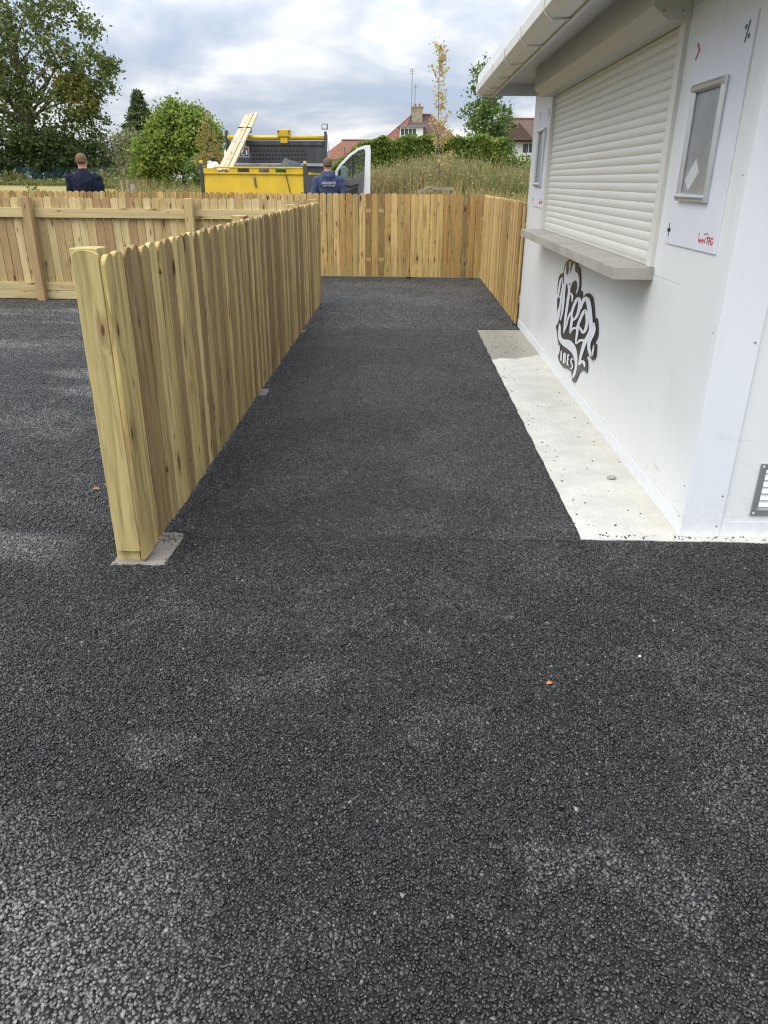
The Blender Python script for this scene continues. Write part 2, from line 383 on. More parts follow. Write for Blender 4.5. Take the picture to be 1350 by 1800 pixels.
# ================================================================== SETTING
def sm(a, b, v):
    t = min(1, max(0, (v-a)/(b-a))); return t*t*(3-2*t)
def zt(x, y):
    z = -.03
    if y > 13.2: z += .14*sm(13.2, 17.5, y) + .0062*(min(y, 140)-13.2)
    z += .85*sm(-3.4, -1.2, x)*sm(19, 27, y)*(1-.35*sm(36, 60, y))
    return z
def grid(name, xs, ys, fn, mat):
    v = [(x, y, fn(x, y)) for y in ys for x in xs]; n = len(xs)
    f = [(j*n+i, j*n+i+1, (j+1)*n+i+1, (j+1)*n+i) for j in range(len(ys)-1) for i in range(n-1)]
    return mesh_obj(name, v, f, mat, smooth=True)
xs = [-900,-400,-200,-120,-80,-60]+[i for i in range(-50, 0, 5)]+[i*.8 for i in range(-5, 16)]+[15,20,30,50,80,140,300,900]
xs = sorted(set(xs))
ys = [-60,-20,-5,0,5,10,13.2]+[13.2+i*.8 for i in range(1, 42)]+[50,56,62,70,80,90,100,110,120,140,180,260,400,700,1500]
tag(grid('ground', xs, ys, zt, M['grass']), kind='structure')

def wob(p, s=1.0):
    return .5*math.sin(p*9.1*s+1.3)+.3*math.sin(p*23.7*s)+.2*math.sin(p*51.0*s+.5)
tag(mesh_obj('tarmac', [(-10.5,-4,0),(6,-4,0),(6,13.15,0),(-10.5,13.15,0)], [(0,1,2,3)], M['tarmac']), kind='structure')
# far edge of the laid mat, a low broken lip of tarmac against the grass
# concrete strip: ragged against the tarmac, straight against the kiosk
e = [(.842+.005*wob(y, 1.7)-.003*(y-3), y) for y in np.arange(3.07, 8.33, .06)]
front = [(x, 3.072+.006*wob(x, 1.9)) for x in np.arange(.86, 4.4, .05)]
poly = front + [(4.4, 3.4), (1.5, 3.4), (1.5, 8.32)] + e[::-1]
tag(MB().prism([(a,b) for a,b in poly], lambda a,b,t:(a,b,t), -.05, .004).build('concrete_strip', M['conc']), kind='structure')
# square concrete footings showing round the fence posts
def footing(x0, x1, y0, y1, mat):
    pts = []
    for (xa,ya,xb,yb) in ((x0,y0,x1,y0),(x1,y0,x1,y1),(x1,y1,x0,y1),(x0,y1,x0,y0)):
        for k in range(6):
            t = k/6; pts.append((xa+(xb-xa)*t+.007*rng.uniform(-1,1), ya+(yb-ya)*t+.007*rng.uniform(-1,1)))
    return pts
foots = [(-1.218,-.99,2.748,3.06),(-1.2,-1.03,5.47,5.66),(-1.2,-1.055,8.04,8.17)]
for i,(a,b,c,d) in enumerate(foots):
    tag(MB().prism(footing(a,b,c,d,None), lambda p,q,t:(p,q,t), -.05, .0035+.0004*i).build('footing', M['footing']), kind='structure')

# ------------------------------------------------------------------ loose and set stones of the tarmac surface
def make_stone(k):
    bm = bmesh.new(); rr = random.Random(100+k); bmesh.ops.create_icosphere(bm, subdivisions=2 if k < 3 else 1, radius=.54)
    cuts = [(Vector((rr.gauss(0,1), rr.gauss(0,1), rr.gauss(0,1))).normalized(), rr.uniform(.21,.38)) for _ in range(10)]; ax_, ay_ = rr.uniform(1.1,1.5), rr.uniform(.8,1.05)
    for v in bm.verts:                                   # crushed stone: flats worn round by the binder coat
        for n_, d_ in cuts:
            e_ = v.co.dot(n_)-d_
            if e_ > 0: v.co -= n_*e_*.97
        v.co.x *= ax_; v.co.y *= ay_; v.co.z *= .8
    me = bpy.data.meshes.new('stone_shape'); bm.to_mesh(me); bm.free(); me.materials.append(M['stones'])
    me.polygons.foreach_set('use_smooth', [k % 2 == 0]*len(me.polygons))
    return bpy.data.objects.new('stone_shape', me)
scol = bpy.data.collections.new('stone_shapes')
for k in range(8): scol.objects.link(make_stone(k))
def hexpts(x0, x1, y0, y1, s):
    ny = int((y1-y0)/(s*.87)); nx = int((x1-x0)/s)
    gx, gy = np.meshgrid(np.arange(nx)*s+x0, np.arange(ny)*s*.87+y0)
    gx = gx + (np.arange(ny) % 2)[:, None]*s*.5
    p = np.column_stack([gx.ravel(), gy.ravel()]); p += nrng.uniform(-.42, .42, p.shape)*s
    return p
def wobn(p, s): return .5*np.sin(p*9.1*s+1.3)+.3*np.sin(p*23.7*s)+.2*np.sin(p*51.0*s+.5)
zones = [(hexpts(-3.2, 2.6, .35, 3.05, .0086), .0107, 1.0), (hexpts(-1.12, .86, 3.05, 8.3, .0094), .0114, .65),
         (hexpts(-5.4, -1.12, 3.05, 8.36, .0122), .0148, 1.0), (hexpts(-7.2, 1.3, 8.3, 12.93, .0150), .018, .6), (hexpts(.86, 2.6, 3.04, 3.2, .0086), .0107, 1.0)]
P = np.vstack([z[0] for z in zones]); sz = np.concatenate([np.full(len(z[0]), z[1]) for z in zones]); rel_ = np.concatenate([np.full(len(z[0]), z[2]) for z in zones])
X, Y = P[:,0], P[:,1]
hw = .62*Y+1.05                                          # width the photo (and a step to either side) can see
keep = (np.abs(X+.02*Y) < hw)
strip = (X > .842+.005*wobn(Y,1.7)-.003*(Y-3)+nrng.uniform(-.012,.008,len(X))) & (Y > 3.07) & (Y < 8.33)
front_ = (X > .85) & ((Y < 8.34) | (X > 1.29)) & (Y > 3.072+.006*wobn(X,1.9)+nrng.uniform(-.004,.014,len(X)))
seam = ((np.abs(Y-3.05-.010*wobn(X,.5)) < .013) & (X > -1.0) & (X < .84) & (nrng.random(len(X)) < .8)) | ((np.abs(Y-8.22-.012*wobn(X,.6)) < .012) & (X > -1.0) & (nrng.random(len(X)) < .7))
keep &= ~strip & ~front_ & ~seam & ~((Y > 10.25) & (X < -3.2))
for i,(a,b,c,d) in enumerate(foots):
    j = nrng.uniform(-.012,.018,len(X)); keep &= ~((X>a+j)&(X<b-j)&(Y>c+j*.6)&(Y<d-j-(.09 if i==0 else .02)) & (nrng.random(len(X)) > .025))
P, sz, rel_ = P[keep], sz[keep], rel_[keep]
def vnoise(x, y, s, seed, octv=4):
    """smooth value noise 0..1"""
    g = np.random.default_rng(seed).random((257, 257)); o = np.zeros_like(x); a = 1.0; tot = 0
    for k in range(octv):
        ca, sa = math.cos(.7+1.1*k), math.sin(.7+1.1*k); u, v = (x*ca-y*sa)*s*2**k+50.3*k+90, (x*sa+y*ca)*s*2**k+17.1*k+90; i, j = np.floor(u).astype(int), np.floor(v).astype(int); fu, fv = u-i, v-j
        fu, fv = fu*fu*(3-2*fu), fv*fv*(3-2*fv); i %= 256; j %= 256
        o += a*((g[i,j]*(1-fu)+g[i+1,j]*fu)*(1-fv)+(g[i,j+1]*(1-fu)+g[i+1,j+1]*fu)*fv); tot += a; a *= .55
    return o/tot
def ss(a, b, v):
    t = np.clip((v-a)/(b-a), 0, 1); return t*t*(3-2*t)
# pale stone dust trodden into the mat: scattered patches, the open lane left of the fence, a scuffed patch near left
X, Y = P[:,0], P[:,1]
dn = .55*vnoise(X, Y, .7, 1)+.45*vnoise(X, Y, 2.9, 2)
dust = .22*ss(.50, .72, dn)
dust = np.maximum(dust, ss(-1.25,-1.7,X)*ss(.42,.62,vnoise(X*.8, Y*2.2, 1.1, 3))*.7)
dd = np.hypot((X+.80)*.95, Y-.85)+.55*(vnoise(X, Y, 2.4, 4)-.5); dust = np.maximum(dust, .85*ss(.62,.1,dd))
sp_ = vnoise(X, Y, 9.0, 8, 3)
for bx_, by_, br_, ba_ in ((-.66,1.63,.07,.8),(.45,1.27,.11,.7),(.62,1.22,.09,.7),(.10,1.49,.07,.7),(-.17,2.48,.35,.35),(1.27,2.2,.35,.4),(-.74,2.33,.16,.45),(-.25,1.06,.12,.5),(.2,1.75,.12,.5),(-2.47,4.75,.45,.9),(-3.4,7.3,.5,.8),(-.35,1.95,.1,.55)):
    dist_ = np.hypot((X-bx_)*.6, Y-by_)+br_*3.2*(sp_-.5); dust = np.maximum(dust, .5*ba_*ss(br_*1.15, br_*.25, dist_)*(.35+.65*(nrng.random(len(X)) < .7)))
dust = np.clip(dust+.16*ss(3.02,3.08,Y)*(X > -1.1)*ss(.4,.6,vnoise(X,Y,1.5,6))+.10*ss(8.34,8.38,Y), 0, 1)
n = len(P)
sc_ = sz*nrng.lognormal(0, .2, n).clip(.55, 1.6)
zz = nrng.uniform(-.0030, .0012, n)*(sz/.0107)*rel_ + np.where(P[:,1] < 3.045, .0018, 0)
# grit scattered on the concrete
ng = 90
gp = np.column_stack([np.where(nrng.random(ng)<.5, nrng.uniform(.86,1.3,ng), .85+np.abs(nrng.normal(0,.06,ng))), nrng.uniform(3.1,8.25,ng)])
gp2 = np.column_stack([nrng.uniform(.9,2.2,70), nrng.uniform(3.085,3.125,70)])
gp3 = np.column_stack([nrng.uniform(.88,1.2,40), nrng.uniform(7.0,8.2,40)])
dust = np.concatenate([dust, np.full(len(gp)+len(gp2)+len(gp3), .05)]).astype(np.float32)
G = np.vstack([gp, gp2, gp3]); gs = nrng.uniform(.005,.013,len(G))
pos = np.vstack([np.column_stack([P, zz]), np.column_stack([G, np.full(len(G), .006)])]).astype(np.float32)
scl = np.concatenate([sc_, gs]).astype(np.float32)
rot = np.column_stack([nrng.normal(0,.35,len(pos)), nrng.normal(0,.35,len(pos)), nrng.uniform(0,6.283,len(pos))]).astype(np.float32)
vid = nrng.integers(0, 8, len(pos)).astype(np.int32)
me = bpy.data.meshes.new('tarmac_stones'); me.vertices.add(len(pos)); me.vertices.foreach_set('co', pos.ravel())
for nm, ty, arr, key in (('rot','FLOAT_VECTOR',rot.ravel(),'vector'),('scl','FLOAT',scl,'value'),('vid','INT',vid,'value'),('dust','FLOAT',dust,'value')):
    me.attributes.new(nm, ty, 'POINT').data.foreach_set(key, arr)
me.update()
so = link(bpy.data.objects.new('tarmac_stones', me)); tag(so, 'dark bitumen coated stones of the fresh tarmac surface', 'tarmac', kind='stuff')
ng_ = bpy.data.node_groups.new('stones', 'GeometryNodeTree')
ng_.interface.new_socket('Geometry', in_out='INPUT', socket_type='NodeSocketGeometry'); ng_.interface.new_socket('Geometry', in_out='OUTPUT', socket_type='NodeSocketGeometry')
g = NT(ng_); gi = g.new('NodeGroupInput'); go = g.new('NodeGroupOutput')
ci = g.new('GeometryNodeCollectionInfo'); ci.inputs['Collection'].default_value = scol; ci.inputs['Separate Children'].default_value = True; ci.inputs['Reset Children'].default_value = True
def attr(nm, ty):
    a = g.new('GeometryNodeInputNamedAttribute', data_type=ty); a.inputs['Name'].default_value = nm; return a.outputs[0]
ip = g.new('GeometryNodeInstanceOnPoints'); ip.inputs['Pick Instance'].default_value = True
g.l.new(gi.outputs[0], ip.inputs['Points']); g.l.new(ci.outputs[0], ip.inputs['Instance'])
g.l.new(attr('vid','INT'), ip.inputs['Instance Index']); g.l.new(attr('rot','FLOAT_VECTOR'), ip.inputs['Rotation']); g.l.new(attr('scl','FLOAT'), ip.inputs['Scale'])
g.l.new(ip.outputs[0], go.inputs[0])
so.modifiers.new('stones','NODES').node_group = ng_
print('stones', len(pos))

# ================================================================== FENCES
def picket_mesh(wd, th, h, k, nails=(), rf=None):
    """dog-ear picket, rounded top; front face -Y, origin bottom centre"""
    r = wd/2; rr = random.Random(k); arc = []
    rise = r*(rf or rr.uniform(.62, .82))
    for i in range(9):
        t = math.pi*i/8; arc.append((r*math.cos(t), h-rise+rise*math.sin(t)))
    prof = [(-r, 0), (r, 0)] + arc
    c = .003; m_ = MB(); nn_ = len(prof)
    cx = 0; inner = [(x*(1-2*c/wd), z if 0 < z < h*.9 else z) for x, z in prof]
    rings = [(inner, 0), (prof, c), (prof, th-c), (inner, th)]
    v = []; f = []
    for ring, y in rings: v += [(x, y, z) for x, z in ring]
    f.append(tuple(range(nn_))); f.append(tuple(3*nn_+i for i in range(nn_))[::-1])
    for a in range(3):
        for i in range(nn_): f.append((a*nn_+(i+1)%nn_, a*nn_+i, (a+1)*nn_+i, (a+1)*nn_+(i+1)%nn_))
    nf = len(f)
    if nails:                                            # two nail heads at each rail
        for zn in nails:
            for xn in (-.024, .022):
                b0 = len(v); zj = zn+rr.uniform(-.015,.015)
                v += [(xn+.0048*math.cos(q*1.0472), -.0012, zj+.0048*math.sin(q*1.0472)) for q in range(6)]; f.append(tuple(range(b0, b0+6)))
    me = bpy.data.meshes.new('picket'); me.from_pydata(v, [], f); me.update(); me['nf'] = nf; return me
def pickets(parent, start, end, rz, h, z0, mats, seed, wd=.0975, pitch=.1055, th=.02, skip={}, nails=()):
    rr = random.Random(seed); a, b = Vector(start), Vector(end); L = (b-a).length; d = (b-a)/L
    n = max(1, int(round(L/pitch))); p = L/n
    meshes = {}
    for mi, mt in enumerate(mats):
        for k in range(3):
            me = picket_mesh(wd*(.975+.018*k), th, h, seed*10+k, nails); me.materials.append(mt); me.materials.append(M['nail'])
            for pi in range(me['nf'], len(me.polygons)): me.polygons[pi].material_index = 1
            meshes[mi, k] = me
    for i in range(n):
        mi = 0
        if i in skip: mi = skip[i]
        o = link(bpy.data.objects.new('picket', meshes[mi, rr.randrange(3)]), parent)
        q = a + d*(p*(i+.5))
        nrm = Vector((math.sin(rz), -math.cos(rz), 0))
        q = q + nrm*rr.uniform(-.002, .006)
        o.location = Vector((q.x, q.y, z0+rr.uniform(-.006,.006))) - parent.location
        o.rotation_euler = (rr.gauss(0,.0025), rr.gauss(0,.0025), rz+rr.gauss(0,.028))
    return n
def post(parent, x, y, h, mat, wd=.1, name='post'):
    m_ = MB().box(-wd/2, wd/2, -wd/2, wd/2, -.1, h)
    o = m_.build(name, mat, parent, bevel=.004); o.location = Vector((x, y, 0))-parent.location
    o.rotation_euler.z = rng.gauss(0, .01); return o

# divider running away from the camera, picket face towards the path (+X)
DX = -1.077
f1 = empty('picket_fence', (DX, 2.78, 0), 'greenish pine picket fence running from the near post along the left of the path', 'fence')
pickets(f1, (DX, 2.766, 0), (DX, 10.10, 0), R(90), 1.232, .021, [M['w_div']], 3, nails=(.22, .96), pitch=.1035)
ep = MB().box(-.05,.05,-.05,.05,-.08,1.268).build('post', M['w_post'], f1, bevel=.003); ep.location = Vector((-1.157, 2.842, 0))-f1.location
ep['label'] = 'thick square end post nearest the camera'
eb = bpy.data.objects.new('end_board', picket_mesh(.1, .02, 1.208, 77, (), .42)); eb.data.materials.append(M['w_end']); link(eb, f1)
eb.location = Vector((-1.146, 2.771, .055))-f1.location
for y in (5.55, 8.1, 10.05): post(f1, -1.152, y, 1.27 if y < 9 else 1.28, M['w_post'])
for z in (.26, 1.0):
    r_ = box('rail', -1.138+1.077, -1.0985+1.077, .08, 7.3, z-.045, z+.045, M['w_raily'], f1)
# left fence seen from its rail side, joining the divider's far end
f2 = empty('picket_fence', (-5.2, 10.2, 0), 'pale pine fence with rails and posts facing the camera, across the lane on the left', 'fence')
pickets(f2, (-9.4, 10.2, 0), (-1.2, 10.2, 0), 0, 1.245, .03, [M['w_left']], 5, pitch=.108, wd=.101)
for x in (-9.0, -6.92, -4.82, -2.74): post(f2, x, 10.10, 1.275, M['w_left'], .105)
xsr = [-9.4, -6.92, -4.82, -2.74, -1.2]
for a, b in zip(xsr[:-1], xsr[1:]):
    for z0, z1 in ((1.03, 1.145), (.118, .222), (.012, .114)):
        o = box('rail', -(b-a)/2+.053, (b-a)/2-.053, -.02, .02, -(z1-z0)/2, (z1-z0)/2, M['w_railx'], f2, bevel=.003)
        o.location = Vector(((a+b)/2, 10.176-(.006 if z0 < .05 else 0), (z0+z1)/2))-f2.location
# boundary fence across the far end
f3 = empty('picket_fence', (-4, 12.9, 0), 'honey coloured pine picket fence across the far end of the path', 'fence')
pickets(f3, (-10.2, 12.9, 0), (1.26, 12.9, 0), 0, 1.275, .035, [M['w_back'], M['w_band'], M['w_stain']], 9, skip={91: 1, 93: 1, 106: 2}, nails=(.27, 1.01))
for x in (-9.9,-7.9,-5.9,-3.9,-1.9,.1,1.15): post(f3, x, 13.03, 1.27, M['w_left'])
for z in (.30, 1.05):
    o = box('rail', -5.7, 5.7, -.02, .02, -.045, .045, M['w_railx'], f3); o.location = Vector((-4.45, 12.945, z))-f3.location
# side fence closing the gap between the far fence and the kiosk
SX = 1.272
f4 = empty('picket_fence', (SX, 10.7, 0), 'short pine picket fence between the far fence and the kiosk corner', 'fence')
pickets(f4, (SX, 12.88, 0), (SX, 8.54, 0), R(-90), 1.265, .04, [M['w_back']], 13, nails=(.27, 1.01))
for y in (8.75, 10.7, 12.5): post(f4, 1.352, y, 1.27, M['w_left'])
for z in (.30, 1.05):
    o = box('rail', -.02, .02, -2.1, 2.1, -.045, .045, M['w_raily'], f4); o.location = Vector((1.315, 10.65, z))-f4.location

# ================================================================== KIOSK
KX, KY0, KY1, KX1 = 1.31, 3.13, 8.57, 4.6
ki = empty('kiosk', (3, 5.85, 0), 'white panelled kiosk with a closed roller shutter and a gutter along the eaves', 'kiosk')
def kb(name, x0, x1, y0, y1, z0, z1, mat, parent=None, bevel=0):
    p = parent or ki
    o = box(name, x0, x1, y0, y1, z0, z1, mat, None, bevel); off = Vector((3, 5.85, 0))
    o.data.transform(Matrix.Translation(-off)); o.parent = p
    return o
def kbuild(mb, name, mat, parent=None, **kw):
    mb.v = [(x-3, y-5.85, z) for x, y, z in mb.v]; return mb.build(name, mat, parent or ki, **kw)
joints = [3.135, 3.66, 4.86, 6.06, 7.26, 8.57]; g_ = .0016
SY0, SY1, SZ0, SZ1 = 4.13, 7.50, 1.06, 2.24
for a, b in zip(joints[:-1], joints[1:]):
    spans = [(a, b, .085, 2.46)] if b <= SY0 or a >= SY1 else []
    if not spans:
        spans.append((a, b, .085, SZ0)); spans.append((a, b, SZ1, 2.46))
        if a < SY0: spans.append((a, SY0, SZ0+.001, SZ1-.001))
        if b > SY1: spans.append((SY1, b, SZ0+.001, SZ1-.001))
    for y0, y1, z0, z1 in spans:
        kb('wall_panel', KX, KX+.08, y0+(g_ if y0 == a else 0), y1-(g_ if y1 == b else 0), z0, z1, M['panel'], bevel=.0018 if z1 > 2 or z0 < .2 else 0)
for a, b in ((KX+.082, 2.6), (2.6, 3.75), (3.75, KX1)):
    kb('wall_panel', a+g_, b-g_, KY0, KY0+.08, .085, 2.46, M['panel'], bevel=.0018)
kb('wall_panel', KX+.082, KX1, KY1-.08, KY1-.001, .085, 2.46, M['panel'])
kb('wall_panel', KX1-.08, KX1, KY0+.082, KY1-.082, .085, 2.46, M['panel'])
kb('inner_lining', KX+.2, KX+.22, 3.4, 8.3, .3, 2.4, M['black'])
# base channel, corner angle
kb('base_trim', KX-.006, KX+.02, KY0+.05, 3.66, .004, .082, M['trim'], bevel=.001)
for a, b in ((3.662, 6.06), (6.062, KY1)): kb('base_trim', KX-.006, KX+.02, a, b, .004, .082, M['trim'], bevel=.001)
kb('base_trim', 1.484, KX1, KY0-.006, KY0+.02, .004, .084, M['trim'], bevel=.001)
co = MB().prism([(KX-.009, KY0-.010), (1.482, KY0-.010), (1.482, KY0-.002), (KX-.002, KY0-.002), (KX-.002, KY0+.045), (KX-.009, KY0+.045)], lambda a,b,t:(a,b,t), .004, 2.44)
ct = kbuild(co, 'corner_trim', M['trim'], bevel=.0012)
sc = MB()
for z in (.06, .21, .9, 1.5, 2.1): sc.disc((1.462, KY0-.010, z), (0,-1,0), .0045, .002, 8).disc((KX-.009, KY0+.033, z+.03), (-1,0,0), .004, .002, 8)
kbuild(sc, 'screw', M['screw'], ct)
# vent low on the near wall
vp = MB(); vx0, vx1, vz0, vz1 = 1.605, 1.955, .116, .366
for a in ((vx0,vx0+.026,vz0,vz1),(vx1-.026,vx1,vz0,vz1),(vx0+.026,vx1-.026,vz0,vz0+.026),(vx0+.026,vx1-.026,vz1-.026,vz1)): vp.box(a[0],a[1],KY0-.009,KY0-.0005,a[2],a[3])
ve = kbuild(vp, 'vent', M['vent'])
for k in range(6):
    z = vz0+.045+k*.033
    kbuild(MB().add([(vx0+.027,KY0-.0006,z+.03),(vx1-.027,KY0-.0006,z+.03),(vx1-.027,KY0-.012,z),(vx0+.027,KY0-.012,z),(vx0+.027,KY0-.001,z-.002),(vx1-.027,KY0-.001,z-.002)],[(0,1,2,3),(3,2,5,4),(0,3,4),(1,5,2)]), 'louvre', M['trim'], ve)
sc = MB()
for x in (vx0+.012, vx1-.012):
    for z in (vz0+.012, vz1-.012): sc.disc((x,KY0-.009,z),(0,-1,0),.005,.002,8)
kbuild(sc, 'screw', M['white'], ve)
# roller shutter
gd = KX-.022
rs = kb('roller_shutter', KX+.03, KX+.034, SY0, SY1, SZ0+.04, SZ1, M['shutter'])
rs['label'] = 'cream roller shutter pulled down over the serving hatch'
SLN, SLH = 23, .0482
prof = []
for i in range(8):
    t = i/7; prof.append((-.0075*math.sin(math.pi*(.08+.84*t))**.6, .0045+(SLH-.0075)*t))
prof = [(0, .0)]+prof+[(0, SLH), (.012, SLH), (.012, 0)]
sl_me = None
for k in range(SLN):
    z = 1.112+k*SLH
    if sl_me is None:
        o = kbuild(MB().prism(prof, lambda a,b,t:(KX+.016+a+0.0, t, b), SY0+.03, SY1-.03), 'slat', M['shutter'], rs); sl_me = o.data
    else: o = link(bpy.data.objects.new('slat', sl_me), rs)
    o.location.z = z
kb('bottom_bar', KX-.004, KX+.026, SY0+.032, SY1-.032, 1.097, 1.1115, M['housing'], rs)
for a, b in ((SY0-.04, SY0+.035), (SY1-.035, SY1+.03)): kb('guide', gd, KX+.012, a, b, 1.097, 2.205, M['shutter'], rs, bevel=.002)
hp = [(KX-.001, 2.455), (1.135, 2.455), (1.135, 2.245), (1.205, 2.19), (KX-.001, 2.19)]
kbuild(MB().prism(hp, lambda a,b,t:(a,t,b), SY0-.03, SY1+.055), 'housing', M['housing'], rs, bevel=.002)
hp2 = [(KX-.001, 2.452), (1.131, 2.452), (1.131, 2.243), (1.203, 2.186), (KX-.001, 2.186)]
kbuild(MB().prism(hp2, lambda a,b,t:(a,t,b), SY0-.045, SY0-.031), 'housing_end_plate', M['housing'], rs, bevel=.001)
sc = MB()
for x in (1.18, 1.265): sc.disc((x, SY0-.045, 2.225), (0,-1,0), .006, .003, 10)
kbuild(sc, 'rivet', M['screw'], rs)
# serving counter
kb('counter', 1.10, KX-.001, 4.075, 7.47, 1.035, 1.095, M['counter'], bevel=.0015)
# soffit boards, fascia, end board, gutter with brackets, roof
ys_ = [2.7, 3.2, 4.37, 5.54, 6.70, 7.84, 8.66]
for a, b in zip(ys_[:-1], ys_[1:]): kb('soffit_board', .885, KX+.005, a+.0015, b-.0015, 2.402, 2.412, M['soffit'])
kb('fascia', .865, .884, 2.69, 8.69, 2.285, 2.44, M['soffit'])
kb('barge_board', .8845, KX1+.2, 8.662, 8.684, 2.30, 2.44, M['soffit']); kb('barge_board', .8845, KX1+.2, 2.675, 2.698, 2.285, 2.47, M['soffit'])
for y in (3.15,): kb('soffit_board', KX+.006, KX1+.1, 2.70, KY0-.002, 2.402, 2.412, M['soffit'])
gp_ = [(.862, 2.405), (.862, 2.30), (.765, 2.295), (.722, 2.335), (.718, 2.392), (.728, 2.394), (.732, 2.34), (.77, 2.306), (.852, 2.308), (.852, 2.405)]
gu = kbuild(MB().prism(gp_, lambda a,b,t:(a,t,b), 2.66, 8.72), 'gutter', M['upvc'])
bp_ = [(.863, 2.29), (.761, 2.286), (.714, 2.331), (.7105, 2.398), (.7165, 2.398), (.7195, 2.334), (.7635, 2.2935), (.863, 2.2985)]
for y in (3.0, 3.85, 4.7, 5.56, 6.4, 7.22, 7.95, 8.62):
    kbuild(MB().prism(bp_, lambda a,b,t:(a,t,b), y-.016, y+.016), 'bracket', M['upvc'], gu)
kbuild(MB().prism(bp_[:4]+[(.86,2.398)], lambda a,b,t:(a,t,b), 8.721, 8.729), 'end_cap', M['upvc'], gu)
sl = .13
kbuild(MB().prism([(.735, 2.425), (KX1+.4, 2.425+sl*(KX1+.4-.735)), (KX1+.4, 2.48+sl*(KX1+.4-.735)), (.735, 2.48)], lambda a,b,t:(a,t,b), 2.655, 8.735), 'roof', M['soffit'], bevel=.003)
df = MB()
kbuild(MB().prism([(.728, 2.405),(.7345, 2.405),(.7345,2.484),(.728,2.484)], lambda a,b,t:(a,t,b), 2.65, 8.74), 'roof_edge_trim', M['trim'])

